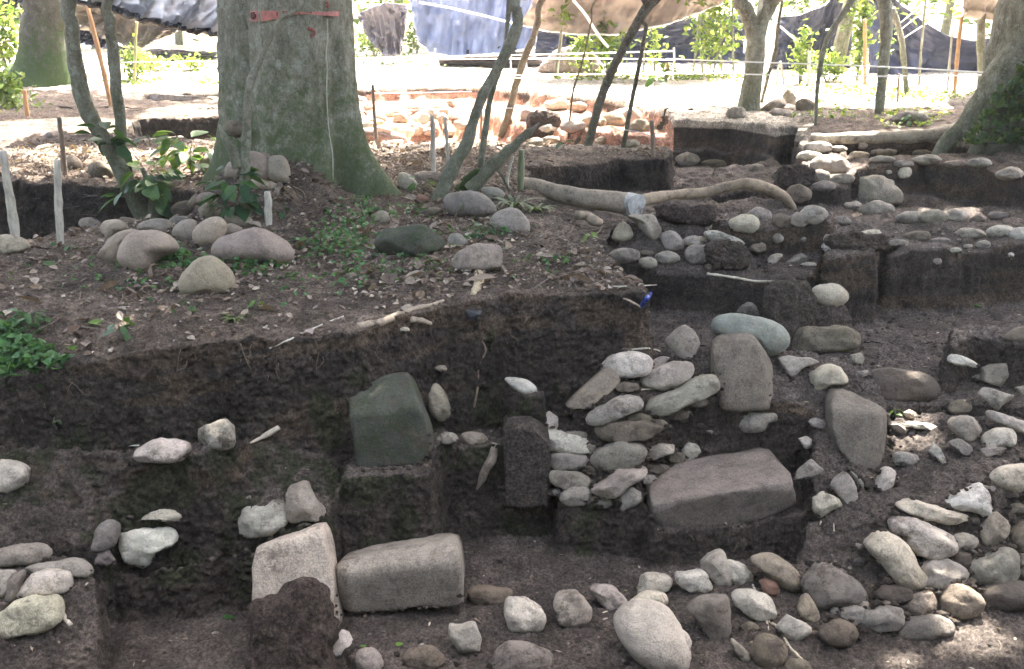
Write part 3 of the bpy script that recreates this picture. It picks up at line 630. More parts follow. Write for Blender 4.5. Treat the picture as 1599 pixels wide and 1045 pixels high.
# bank
S('B2', [(148, 470), (180, 430), (260, 418), (380, 445), (450, 475), (485, 520), (485, 570), (440, 605), (380, 605), (340, 565), (250, 540), (170, 515)], 'blue', 'large smooth blue-green oval boulder behind the round-topped slab', 'smooth', mat='clean', thick=.8, name='boulder', cat='boulder')
S('B2', [(255, 410), (275, 375), (315, 360), (340, 385), (360, 425), (320, 427)], 'grey', 'small pointed grey stone behind the blue-green boulder', 'ang')
S('B2', [(598, 325), (625, 290), (680, 277), (730, 290), (768, 325), (755, 360), (710, 385), (650, 378), (610, 355)], 'cream', 'smooth cream oval stone balanced on an earth stump', 'smooth', mat='clean', fit=False, D=hit(1290, 510)[1] - .06, thick=.85)
S('B2', [(570, 420), (600, 385), (660, 372), (735, 376), (757, 410), (765, 470), (740, 500), (640, 500), (580, 490)], 'dark', 'earth stump under the cream oval stone', 'soil', mat='clod', name='earth_stump', cat='soil', D=hit(1290, 510)[1] + .02, thick=.9)
S('B2', [(530, 530), (560, 485), (640, 480), (780, 490), (820, 520), (810, 560), (740, 600), (620, 610), (550, 595)], 'brown', 'brown oblong boulder below the earth stump', 'sub', mat='dirty', name='boulder', cat='boulder')
S('B2', [(448, 625), (500, 618), (590, 625), (635, 645), (560, 665), (510, 710), (480, 690)], 'pale', 'flat pale shard below the brown oblong boulder', 'ang')
S('B2', [(603, 710), (620, 680), (680, 660), (730, 675), (765, 720), (750, 745), (690, 750), (620, 778)], 'cream', 'cream rounded stone above the tall brown slab', 'sub', mat='clean')
S('B2', [(228, 880), (300, 870), (430, 880), (440, 915), (390, 927), (370, 960), (290, 968), (250, 930)], 'mid', 'flat-topped pale stone in front of the round-topped slab', 'ang')
S('B2', [(590, 922), (620, 905), (690, 930), (660, 960), (610, 945)], 'grey', 'grey chip left of the tall brown slab', 'ang')
S('B2', [(540, 1000), (580, 990), (620, 1015), (610, 1040), (570, 1046)], 'pale', 'pale chip lying behind the long dark block', 'ang')
S('B2', [(785, 610), (830, 600), (845, 630), (830, 655), (790, 645)], 'mid', 'pale chip right of the brown oblong boulder, uppermost of the small pile', 'ang')
S('B2', [(810, 690), (860, 680), (875, 705), (830, 715)], 'mid', 'pale chip at the foot of the small pile right of the cream stone', 'ang')
S('C2', [(-5, 25), (30, -10), (70, 0), (80, 40), (50, 68), (0, 65)], 'pale', 'rounded pale stone resting on the back of the long dark block', 'sub', bottom=.3)
S('C2', [(520, 160), (545, 110), (600, 65), (665, 125), (600, 150)], 'grey', 'thin triangular stone touching the right end of the long dark block', 'ang', thick=.5)
S('C2', [(685, 185), (755, 128), (790, 170), (812, 250), (775, 300), (730, 240)], 'mid', 'tilted flat diamond-shaped stone below the tall brown slab', 'ang', thick=.4)
S('C2', [(612, 250), (650, 218), (720, 255), (752, 285), (690, 300), (640, 340), (615, 300)], 'cream', 'pale stone gripped by dangling white roots', 'ang')
S('C2', [(780, 115), (820, 150), (855, 200), (845, 222), (810, 180)], 'grey', 'thin dark splinter of stone right of the tilted diamond stone', 'ang', thick=.6)
S('C2', [(905, 200), (930, 110), (965, 105), (990, 130), (975, 190), (940, 220), (900, 222)], 'pale', 'pale upright stone at the right foot of the tall brown slab', 'ang')
S('C2', [(985, 60), (1010, 35), (1090, 50), (1100, 80), (1060, 95), (1000, 90)], 'grey', 'dull grey stone right of the tall brown slab', 'sub')
# rubble on the right
for p, c, l, k in [
    ([(1240, 625), (1265, 608), (1310, 620), (1372, 655), (1350, 668), (1290, 660), (1250, 645)], 'white', 'white flat oval stone before the dark earth lump at the right', 'round'),
    ([(1398, 670), (1440, 655), (1505, 650), (1508, 720), (1505, 770), (1450, 745), (1400, 730)], 'mid', 'square grey stone under the dark earth lump at the right', 'ang'),
    ([(1350, 715), (1390, 690), (1400, 735), (1370, 745)], 'grey', 'small stone against the left side of the square grey stone', 'ang'),
    ([(1385, 790), (1410, 762), (1470, 785), (1545, 805), (1470, 865), (1420, 840)], 'pale', 'pale kite-shaped stone below the square grey stone', 'ang'),
    ([(1425, 885), (1450, 872), (1540, 905), (1610, 940), (1610, 990), (1540, 965), (1440, 915)], 'pale', 'long pale bar of stone slanting to the right edge', 'sub'),
    ([(1243, 935), (1270, 900), (1330, 895), (1375, 935), (1388, 985), (1360, 1010), (1310, 1018), (1270, 980)], 'mid', 'rounded pale stone left of the long pale bar', 'sub'),
    ([(1408, 1000), (1440, 965), (1510, 950), (1545, 985), (1530, 1030), (1430, 1047), (1408, 1030)], 'pale', 'rounded white stone just under the long pale bar', 'sub'),
    ([(1550, 762), (1610, 750), (1610, 805), (1570, 792)], 'mid', 'grey stone cut by the right edge above the long pale bar', 'ang'),
    ([(1505, 535), (1540, 492), (1610, 480), (1630, 540), (1560, 562)], 'brown', 'brown boulder cut by the right edge on the dark earth lump', 'round'),
    ([(870, 725), (900, 688), (990, 676), (1080, 686), (1160, 730), (1180, 790), (1130, 830), (1000, 832), (880, 800)], 'dark', 'wide dark flat-topped boulder flush with the right-hand floor', 'round'),
    ([(1030, 880), (1060, 865), (1095, 885), (1080, 910), (1040, 905)], 'pink', 'pinkish chip in the litter right of the tall brown slab', 'ang'),
    ([(1040, 937), (1060, 920), (1150, 930), (1205, 950), (1190, 962), (1080, 952)], 'cream', 'long cream splinter in the litter right of the tall brown slab', 'ang'),
    ([(970, 935), (1000, 930), (1060, 965), (1020, 980), (980, 960)], 'tan', 'tan splinter nearest the tall brown slab', 'ang'),
    ([(1240, 850), (1290, 820), (1340, 850), (1320, 880), (1260, 885)], 'brown', 'dull brown stone between the flush boulder and the kite-shaped stone', 'sub'),
    ([(1240, 1020), (1290, 1000), (1340, 1040), (1350, 1085), (1290, 1070)], 'grey', 'grey tilted slab below the rounded pale stone', 'ang'),
    ([(1390, 1050), (1460, 1040), (1520, 1045), (1480, 1075), (1400, 1082)], 'grey', 'grey shard under the rounded white stone', 'ang'),
    ([(1150, 1060), (1175, 1020), (1195, 1045), (1225, 1110), (1215, 1130), (1180, 1090)], 'pale', 'thin pale splinter standing in the rubble', 'ang')]:
    S('B2', p, c, l, k, mat='dirty' if c in ('dark', 'brown') else 'stone')
# cobble wall lower right: stones are parts
cw = empty('cobble_wall', tuple(onz(1440, 985, -1.62)), 'low wall of rounded river cobbles at the lower right', 'wall')
for p, c, k in [
    ([(1450, 155), (1480, 120), (1550, 107), (1620, 110), (1620, 215), (1540, 220), (1480, 195)], 'cream', 'round'),
    ([(1228, 270), (1280, 235), (1340, 215), (1385, 190), (1415, 230), (1432, 310), (1425, 345), (1370, 312), (1240, 290)], 'white', 'ang'),
    ([(1335, 185), (1380, 182), (1450, 195), (1445, 215), (1400, 210)], 'mid', 'ang'),
    ([(1025, 285), (1070, 265), (1130, 275), (1220, 300), (1305, 330), (1230, 360), (1120, 340), (1060, 315)], 'cream', 'sub'),
    ([(978, 365), (1010, 345), (1060, 355), (1150, 390), (1225, 435), (1228, 475), (1170, 515), (1090, 510), (1045, 470), (1030, 420), (990, 410)], 'pale', 'sub'),
    ([(875, 475), (910, 440), (970, 433), (1010, 470), (1050, 530), (1110, 600), (1100, 650), (1040, 655), (990, 630), (930, 550)], 'cream', 'sub'),
    (ell(1310, 455, 112, 70), 'mid', 'round'), ([(1405, 410), (1430, 345), (1465, 332), (1505, 380), (1490, 430), (1450, 460), (1410, 445)], 'tan', 'sub'),
    ([(1530, 440), (1550, 390), (1610, 360), (1640, 420), (1610, 490), (1560, 480)], 'brown', 'round'), (ell(1303, 536, 80, 68), 'dark', 'round'),
    ([(1115, 600), (1150, 555), (1220, 540), (1290, 570), (1310, 605), (1280, 650), (1200, 665), (1130, 640)], 'mid', 'sub'),
    ([(1345, 590), (1360, 560), (1430, 520), (1500, 500), (1540, 540), (1540, 600), (1480, 630), (1400, 640), (1350, 620)], 'grey', 'sub'),
    (ell(1600, 562, 85, 90), 'grey', 'round'), ([(1050, 755), (1090, 700), (1160, 690), (1175, 740), (1150, 780), (1070, 782)], 'pink', 'ang'),
    ([(1215, 720), (1250, 670), (1310, 660), (1370, 700), (1382, 740), (1340, 790), (1260, 795), (1225, 770)], 'brown', 'round'),
    ([(1395, 700), (1420, 660), (1500, 640), (1600, 650), (1640, 700), (1600, 750), (1500, 770), (1420, 740)], 'dark', 'round'),
    (ell(985, 695, 150, 78), 'dark', 'round'), ([(1020, 860), (1060, 820), (1160, 800), (1230, 830), (1230, 870), (1120, 900), (1030, 895)], 'purple', 'round'),
    ([(850, 830), (870, 775), (1000, 765), (1008, 820), (960, 860), (880, 860)], 'grey', 'sub'), (ell(800, 792, 108, 70), 'grey', 'sub'),
    ([(815, 740), (840, 710), (865, 740), (855, 765), (825, 760)], 'mid', 'ang'), ([(650, 860), (690, 830), (760, 830), (800, 870), (780, 915), (700, 930), (660, 905)], 'brown', 'round'),
    (ell(1560, 300, 80, 50), 'brown', 'sub'), (ell(960, 745, 60, 40), 'brown', 'sub'), (ell(1120, 760, 60, 30), 'brown', 'sub'), (ell(1360, 500, 60, 30), 'brown', 'sub')]:
    S('C2', p, c, kind=k, parent=cw, bottom=.2, grow_=1.14, mat='dirty' if c in ('brown', 'dark', 'purple') else 'stone')
for q in range(60):
    x_, y_ = rw.uniform(1290, 1620), rw.uniform(770, 985)
    if y_ > 1010 - (x_ - 1290) * .2 or y_ < 860 - (x_ - 1290) * .3: continue
    S('P', ell(x_, y_, rw.uniform(9, 28), rw.uniform(7, 18), 8), rw.choice(['brown', 'dark', 'grey', 'purple']), kind='sub', parent=cw, thick=.9, bottom=.3, mat='dirty', push=.03)
# rubble bank at the front
for p, c, l, k in [
    ([(560, 640), (600, 580), (650, 556), (720, 575), (800, 625), (845, 690), (830, 720), (740, 740), (640, 760), (590, 720)], 'purple', 'big purple-brown boulder at the left end of the cobble wall', 'round'),
    ([(320, 540), (350, 515), (420, 512), (490, 550), (545, 610), (560, 650), (520, 680), (460, 655), (390, 605)], 'tan', 'brown egg-shaped stone left of the purple-brown boulder', 'round'),
    ([(95, 550), (120, 510), (185, 490), (205, 530), (240, 610), (210, 650), (180, 668), (120, 620), (100, 590)], 'mid', 'pale angular stone standing upright below the long dark block', 'ang'),
    ([(205, 540), (260, 550), (320, 595), (325, 630), (270, 650), (230, 640), (220, 590)], 'pale', 'pale rounded stone leaning on the upright angular stone', 'sub'),
    ([(-30, 602), (0, 590), (90, 590), (130, 645), (120, 680), (50, 686), (0, 662)], 'pale', 'flat pale stone left of the upright angular stone', 'sub'),
    ([(360, 640), (390, 622), (440, 640), (450, 680), (430, 715), (380, 690)], 'red', 'small reddish stone under the brown egg-shaped stone', 'ang'),
    ([(235, 710), (260, 680), (320, 672), (400, 710), (430, 750), (430, 820), (370, 825), (290, 780), (245, 750)], 'pale', 'pale stone with a white root hanging over its face', 'ang'),
    ([(15, 770), (60, 720), (140, 700), (210, 705), (222, 760), (215, 850), (190, 900), (160, 925), (110, 880), (60, 800)], 'purple', 'angular purple-grey stone right of the largest pale boulder', 'ang'),
    ([(540, 760), (570, 705), (600, 720), (635, 790), (610, 820), (570, 815)], 'tan', 'small tan stone under the big purple-brown boulder', 'sub'),
    ([(445, 850), (490, 790), (540, 820), (600, 850), (590, 880), (540, 915), (500, 915)], 'pale', 'flat grey-white angular stone with a dark root at its tip', 'ang'),
    ([(325, 960), (345, 905), (400, 890), (460, 915), (480, 960), (450, 1010), (390, 1048), (340, 1010)], 'brown', 'brown dome-shaped stone near the bottom edge', 'round'),
    ([(230, 910), (260, 925), (310, 980), (310, 1010), (270, 1000), (232, 950)], 'mid', 'narrow pale stone left of the brown dome-shaped stone', 'sub'),
    ([(480, 1022), (510, 1000), (570, 1005), (595, 1045), (560, 1070), (490, 1065)], 'brown', 'brown stone cut by the bottom edge in the rubble', 'round'),
    ([(275, 850), (310, 825), (350, 840), (345, 865), (290, 868)], 'brown', 'small dull stone above the brown dome-shaped stone', 'sub'),
    ([(-15, 870), (20, 880), (35, 930), (30, 1000), (0, 1042), (-20, 1000)], 'pale', 'pale stone tucked against the right side of the largest boulder', 'sub')]:
    S('C2', p, c, l, k, mat='dirty' if c in ('purple', 'brown') else 'stone')
# ------------------------------------------------------------------ mound boulders
for p, c, l, k, m in [
    ([(780, 340), (790, 280), (860, 230), (950, 210), (985, 250), (1000, 310), (960, 335), (880, 380), (800, 390)], 'pink', 'pinkish boulder on top of the pile left of the thin mossy stem', 'smooth', 'clean'),
    ([(930, 390), (950, 310), (1000, 290), (1020, 340), (1010, 390)], 'pink', 'small pinkish boulder tucked behind the thin mossy stem', 'smooth', 'clean'),
    ([(1085, 380), (1088, 240), (1150, 240), (1200, 290), (1215, 350), (1180, 405), (1120, 400)], 'pink', 'pinkish boulder right of the thin mossy stem', 'smooth', 'clean'),
    ([(1200, 380), (1205, 290), (1240, 258), (1300, 265), (1330, 330), (1325, 415), (1260, 420)], 'pink', 'rightmost pinkish boulder against the great trunk', 'smooth', 'clean'),
    ([(755, 560), (760, 510), (820, 485), (875, 500), (880, 540), (820, 562)], 'pink', 'small boulder in the pile behind the climbing leaves', 'smooth', 'clean'),
    ([(600, 600), (620, 560), (680, 540), (730, 560), (720, 610), (640, 635)], 'brown', 'brownish boulder at the left end of the pile', 'round', 'stone'),
    ([(700, 570), (720, 520), (760, 500), (770, 560), (735, 592)], 'brown', 'narrow boulder second from the left in the pile', 'round', 'stone'),
    ([(770, 590), (800, 550), (860, 545), (895, 590), (880, 640), (820, 652), (780, 630)], 'tan', 'tan boulder in the pile left of the big dark leaves', 'smooth', 'clean'),
    ([(935, 650), (960, 610), (1010, 608), (1080, 640), (1105, 690), (1060, 710), (980, 692)], 'tan', 'tan elongated stone above the wide pinkish boulder', 'smooth', 'clean'),
    ([(270, 668), (290, 640), (350, 650), (375, 680), (300, 692)], 'brown', 'small stone at the foot of the leaning sapling', 'round', 'stone'),
    ([(25, 690), (40, 655), (110, 650), (155, 680), (130, 710), (60, 716)], 'mid', 'flat grey stone at the edge of the left trench', 'sub', 'stone'),
    ([(160, 740), (160, 690), (200, 662), (270, 667), (310, 710), (260, 740), (190, 785)], 'tan', 'orange-tan stone left of the boulder pile', 'sub', 'clean'),
    ([(150, 880), (180, 820), (250, 750), (330, 720), (385, 740), (330, 810), (310, 880), (300, 940), (220, 940)], 'pink', 'grey leftmost boulder behind the big flat-faced boulder', 'smooth', 'clean'),
    ([(275, 880), (300, 800), (360, 740), (460, 720), (560, 745), (610, 790), (625, 830), (580, 860), (500, 890), (450, 970), (390, 990), (320, 965), (280, 920)], 'pink', 'big flat-faced grey-pink boulder at the left of the pile', 'smooth', 'clean'),
    ([(380, 715), (420, 670), (500, 655), (570, 660), (600, 700), (590, 745), (500, 740), (430, 730)], 'mid', 'oval grey boulder behind the big flat-faced boulder', 'smooth', 'clean'),
    ([(580, 662), (620, 635), (680, 640), (680, 665), (600, 690)], 'grey', 'small flat stone between the oval boulder and the pile', 'sub', 'stone'),
    ([(605, 740), (640, 680), (700, 655), (745, 670), (740, 740), (700, 795), (640, 790)], 'mid', 'rounded boulder right of the oval grey boulder', 'smooth', 'clean'),
    ([(905, 770), (930, 700), (970, 680), (1030, 710), (1000, 755)], 'pink', 'stone half hidden behind the egg-shaped boulder', 'smooth', 'clean'),
    ([(735, 780), (760, 700), (830, 650), (900, 650), (935, 690), (910, 760), (850, 815), (790, 830)], 'tan', 'egg-shaped tan boulder in the middle of the pile', 'smooth', 'clean'),
    ([(865, 870), (900, 790), (1000, 745), (1080, 720), (1140, 708), (1220, 735), (1330, 820), (1370, 890), (1310, 935), (1200, 930), (1060, 920), (1000, 945), (920, 920)], 'pink', 'wide pinkish boulder at the right of the pile', 'smooth', 'clean'),
    ([(655, 1045), (700, 970), (770, 905), (840, 885), (900, 910), (960, 980), (975, 1060), (930, 1120), (840, 1140), (700, 1140), (655, 1100)], 'tan', 'triangular beige boulder standing in front of the pile', 'smooth', 'clean'),
    ([(80, 350), (100, 305), (160, 295), (215, 330), (210, 390), (130, 402)], 'brown', 'brown boulder on the far side of the left trench', 'round', 'stone'),
    ([(930, 80), (960, 40), (1030, 40), (1040, 110), (1000, 140), (950, 110)], 'brown', 'brown stone lodged in the left buttress of the great tree', 'round', 'stone')]:
    hp = 'F'
    lift = l.startswith('brown stone lodged')
    S('F', p, c, l, k, mat=m, name='boulder', cat='boulder', thick=.95, D=(10.05 if lift else None), group='boulder pile by the great tree')
for p, c, l, m in [
    ([(670, 900), (700, 850), (780, 835), (880, 830), (960, 870), (1010, 940), (990, 980), (900, 1000), (780, 1000), (700, 960)], 'grey', 'dark grey-green boulder at the foot of the leaning stems', 'moss2'),
    ([(1000, 1000), (1060, 950), (1150, 940), (1210, 980), (1250, 1050), (1230, 1120), (1100, 1130), (1000, 1080)], 'grey', 'grey-green boulder right of the dark grey-green boulder', 'moss2'),
    ([(925, 810), (970, 795), (1040, 805), (1080, 850), (1040, 880), (960, 862)], 'grey', 'grey boulder peeping over behind the dark grey-green boulder', 'moss2'),
    ([(355, 760), (370, 700), (420, 705), (480, 760), (470, 800), (390, 820)], 'mid', 'pale stone right of the great tree root', 'moss2'),
    ([(195, 1020), (210, 970), (260, 955), (295, 1000), (280, 1040), (210, 1046)], 'tan', 'small tan stone among leaves in front of the great tree', 'moss2'),
    ([(500, 972), (560, 937), (640, 940), (660, 970), (600, 990), (520, 992)], 'brown', 'flat brown stone left of the dark grey-green boulder', 'stone'),
    ([(475, 880), (490, 850), (530, 850), (560, 875), (540, 905), (490, 905)], 'red', 'small dark and orange ball-like stone below the great tree root', 'stone')]:
    S('H', p, c, l, 'smooth', mat=m, name='boulder', cat='boulder', thick=.9)
S('B1', [(172, 110), (190, 50), (240, 25), (380, 20), (450, 60), (475, 90), (440, 130), (350, 160), (250, 150)], 'green', 'wide moss-covered boulder in the middle of the mound', 'sub', mat='mossy', name='boulder', cat='boulder')
S('B1', [(500, 90), (510, 50), (550, 45), (585, 80), (570, 110), (530, 116)], 'grey', 'small grey boulder right of the moss-covered boulder', 'sub', mat='moss2', name='boulder', cat='boulder')
S('B1', [(525, 190), (550, 140), (600, 110), (700, 100), (745, 120), (745, 190), (690, 215), (600, 232), (540, 220)], 'pink', 'pinkish boulder with a mossy side near the mound edge', 'sub', mat='moss2', name='boulder', cat='boulder')
S('B0', [(-40, 90), (0, 55), (60, 52), (120, 80), (128, 115), (60, 140), (-40, 145)], 'tan', 'tan flat boulder behind the nearest left stake', 'sub', name='boulder', cat='boulder')
S('A0', [(288, 790), (300, 740), (340, 725), (380, 760), (370, 792)], 'pink', 'brown boulder beside the short brown stake at the left', 'round', name='boulder', cat='boulder')
# ------------------------------------------------------------------ stone rows of the right-hand excavation
def row(name, label, items, base, cat='stone row', bot=.15):
    e = empty(name, tuple(hit(*base)[0]), label, cat)
    for t, p, c in items:
        S(t, p if isinstance(p, list) else ell(*p), c, kind=random.choice(['round', 'round', 'sub']), parent=e, bottom=bot, thick=.9, mat='stone' if c not in ('dark', 'brown') else 'dirty')
    return e
row('stone_terrace', 'rounded stones in the dark terrace below the curved root', [
    ('E', (970, 567, 200, 125), 'cream'), ('E', (1070, 515, 170, 110), 'grey'), ('E', (1215, 545, 120, 100), 'brown'), ('E', (1345, 538, 150, 95), 'mid'), ('E', (1440, 505, 185, 120), 'mid'),
    ('E', (1060, 730, 120, 75), 'brown'), ('E', (1195, 665, 70, 60), 'mid'), ('E', (1370, 670, 40, 30), 'grey'), ('E', [(1130, 840), (1140, 790), (1200, 770), (1225, 780), (1200, 815), (1150, 850)], 'cream'),
    ('E', [(1250, 830), (1300, 790), (1350, 770), (1385, 790), (1370, 825), (1300, 835)], 'mid'), ('E', (1405, 843, 105, 32), 'pale'), ('E', (1530, 725, 60, 70), 'pale'), ('E', (1545, 665, 70, 55), 'mid')], (1230, 390))
row('stone_terrace', 'heap of cobbles between the sawn log and the white twig', [
    ('E', [(70, 660), (100, 590), (150, 550), (205, 620), (200, 660), (130, 690)], 'tan'), ('E', [(185, 520), (250, 505), (340, 510), (395, 590), (400, 640), (360, 680), (310, 660), (270, 600), (250, 545)], 'mid'),
    ('E', [(400, 660), (420, 625), (480, 620), (535, 660), (555, 720), (520, 745), (440, 740)], 'mid'), ('E', (635, 685, 165, 75), 'cream'), ('E', [(570, 800), (580, 725), (650, 710), (715, 725), (728, 800), (690, 840), (600, 840)], 'mid'),
    ('E', [(700, 630), (760, 610), (840, 640), (940, 680), (955, 705), (860, 700), (760, 690)], 'pale'), ('E', [(55, 775), (100, 740), (180, 728), (240, 750), (248, 800), (190, 835), (110, 830)], 'mid'), ('E', (310, 830, 120, 85), 'mid'),
    ('E', (450, 795, 160, 88), 'grey'), ('E', (680, 485, 90, 50), 'mid'), ('E', (530, 515, 80, 35), 'mid'), ('E', (440, 475, 90, 40), 'tan'), ('E', (745, 445, 90, 70), 'brown'), ('E', (735, 860, 60, 60), 'brown'), ('E', (300, 765, 100, 40), 'brown')], (1050, 405))
row('stone_row', 'stones along the top of the long earth bank at the right', [
    ('B2', (725, 70, 105, 52), 'grey'), ('B2', (670, 108, 42, 45), 'pale'), ('B2', (875, 55, 100, 62), 'cream'), ('B2', (940, 100, 50, 55), 'mid'), ('B2', (1005, 90, 95, 34), 'mid'), ('B2', (1335, 45, 145, 50), 'mid'),
    ('B2', (1480, 35, 130, 58), 'pale'), ('B2', (1565, 50, 95, 74), 'pale'), ('B2', (1400, 97, 62, 40), 'mid'), ('B2', (1185, 176, 40, 32), 'pink'), ('B2', (1272, 122, 52, 24), 'pale'), ('B2', (1095, 60, 110, 50), 'brown'), ('B2', (1200, 78, 90, 28), 'grey'),
    ('B2', (1530, 145, 26, 22), 'pale'), ('B2', (1330, 105, 40, 24), 'mid')], (1480, 385))
row('stone_row', 'row of rounded stones in front of the dark back wall at the right', [
    ('A2', (905, 975, 155, 66), 'mid'), ('A2', (790, 955, 85, 30), 'pale'), ('A2', (1070, 1015, 130, 62), 'mid'), ('A2', (1165, 1015, 130, 64), 'mid'), ('A2', (1275, 1005, 100, 62), 'pale'), ('A2', (1470, 1005, 82, 34), 'grey'), ('A2', (740, 1030, 90, 40), 'grey'), ('A2', (1380, 1020, 70, 34), 'pink')], (1420, 340))
row('stone_heap', 'stepped heap of stones beside the dark trench wall, back right', [
    ('A2', (690, 770, 175, 88), 'mid'), ('A2', (625, 690, 135, 56), 'pale'), ('A2', (590, 730, 115, 45), 'pale'), ('A2', (640, 825, 92, 60), 'grey'), ('A2', (660, 870, 112, 50), 'grey'), ('A2', (740, 838, 112, 48), 'mid'), ('A2', (540, 905, 110, 90), 'brown'),
    ('A2', (895, 830, 82, 28), 'mid'), ('A2', (835, 680, 56, 32), 'mid'), ('A2', (730, 695, 70, 30), 'mid'), ('A2', (820, 725, 92, 34), 'pale'), ('A2', (910, 710, 62, 34), 'grey'), ('A2', (965, 712, 72, 34), 'grey'), ('A2', (480, 815, 120, 60), 'brown'), ('A2', (560, 835, 90, 34), 'grey')], (1290, 310))
row('stone_row', 'line of stones on the edge of the dark wall under the great root', [
    ('A2', (1140, 745, 132, 44), 'mid'), ('A2', (1120, 715, 92, 36), 'mid'), ('A2', (1270, 765, 102, 34), 'pink'), ('A2', (1385, 760, 112, 42), 'mid'), ('A2', (1525, 812, 122, 54), 'mid'), ('A2', (1030, 806, 62, 52), 'cream'), ('A2', (960, 803, 32, 18), 'pale'), ('A2', (1030, 765, 90, 30), 'grey'), ('A2', (930, 745, 110, 36), 'grey')], (1450, 262))
S('A2', [(805, 850), (830, 832), (960, 840), (985, 870), (1010, 930), (990, 950), (820, 938)], 'mid', 'squared beige block at the end of the short root, back right', 'sub', mat='block', name='stone_block', cat='block')
for a, c, l in [((345, 785, 76, 40), 'mid', 'single rounded stone at the foot of the dark trench wall'), ((1055, 552, 160, 62), 'grey', 'large grey boulder on the ground in front of the ivy tree'), ((250, 530, 92, 62), 'grey', 'grey stone left of the forked tree'),
                ((25, 745, 110, 62), 'mid', 'pale stone at the corner of the trench by the small stake'), ((150, 765, 120, 40), 'brown', 'low brown lump at the foot of the trench wall')]:
    S('A2', ell(*a), c, l, 'round')
for p, c, l in [([(350, 520), (400, 480), (460, 455), (485, 480), (470, 500), (400, 522)], 'pink', 'wedge-shaped stone right of the forked tree'), ([(468, 445), (490, 410), (527, 450), (527, 490), (495, 497)], 'tan', 'pointed stone topping the pile right of the forked tree'),
                ([(405, 525), (430, 505), (500, 515), (522, 540), (440, 546)], 'mid', 'flat pale stone at the bottom of the pile right of the forked tree'), (ell(570, 492, 90, 60), 'brown', 'brown stone right of the pile by the forked tree')]:
    S('A2', p, c, l, 'ang')
# ------------------------------------------------------------------ sunlit stones of the far pit
for t, q, l in [('E', [(715, 725), (760, 692), (850, 690), (945, 705), (985, 765), (965, 850), (880, 870), (790, 855), (730, 805)], 'dark soil lump under a flat pale stone in the cobble heap'), ('E', [(380, 450), (440, 435), (520, 450), (640, 445), (740, 450), (770, 520), (720, 570), (600, 570), (480, 560), (400, 510)], 'root-matted soil lump under the arching root'),
                ('B2', [(400, 320), (430, 282), (500, 275), (565, 290), (600, 330), (600, 440), (560, 520), (480, 530), (410, 440)], 'dark root-matted earth block left of the cream oval stone'), ('A2', [(440, 800), (500, 780), (590, 790), (610, 850), (560, 880), (460, 870)], 'brown earth hump before the dark trench wall'),
                ('B2', [(690, 60), (780, 40), (860, 50), (930, 60), (930, 120), (800, 130), (700, 110)], 'crumbly earth cap on the square earth block')]:
    S(t, q, 'earth', l, 'soil', .8, 'clod', name='earth_lump', cat='soil')
fr = empty('stone_rubble', tuple(onz(680, 215, -.7)), 'sunlit tumbled stones filling the far red pit', 'rubble')
rr = random.Random(3)
items = [(70, 420, 100, 60), (130, 380, 120, 60), (200, 360, 110, 60), (60, 300, 90, 50), (140, 250, 90, 50), (230, 330, 90, 70), (320, 300, 110, 50), (370, 330, 100, 70), (410, 420, 110, 70), (520, 330, 110, 90), (580, 300, 120, 70), (640, 260, 120, 80),
         (650, 330, 90, 70), (700, 420, 120, 60), (250, 410, 110, 60), (560, 420, 100, 50), (330, 400, 90, 70), (480, 400, 90, 80), (90, 200, 100, 40), (330, 140, 110, 40), (480, 260, 120, 50), (700, 230, 90, 40), (780, 370, 90, 60)]
for a in items: S('H', ell(*a), rr.choice(['mid', 'pale', 'tan', 'cream']), kind='sub', parent=fr, thick=.9, mat='clean')
for a in [(900, 540, 140, 60), (1080, 590, 120, 50), (1180, 570, 110, 50), (1260, 560, 130, 70), (1330, 550, 140, 80), (1390, 590, 90, 60), (1010, 490, 130, 50), (960, 600, 90, 40), (1100, 500, 100, 40)]:
    S('A1', ell(*a), rr.choice(['mid', 'pale', 'tan']), kind='sub', parent=fr, thick=.9, mat='clean')
for a, l in [((980, 655, 90, 40), 'mossy tan stone under the dark earth lump at the far pit edge'), ((905, 663, 70, 36), 'pinkish stone left of the mossy tan stone at the far pit edge'), ((1210, 660, 50, 40), 'small stone on the ground left of the thin leaning sapling'), ((1350, 672, 80, 36), 'pale stone beside the foot of the thin curved sapling')]:
    S('A1', ell(*a), 'tan', l, 'sub')
S('A1', [(870, 600), (875, 545), (930, 530), (1005, 540), (1015, 600), (1010, 650), (930, 640), (890, 650)], 'dark', 'dark earth lump standing at the near edge of the far pit', 'soil', mat='clod', name='earth_lump', cat='soil')
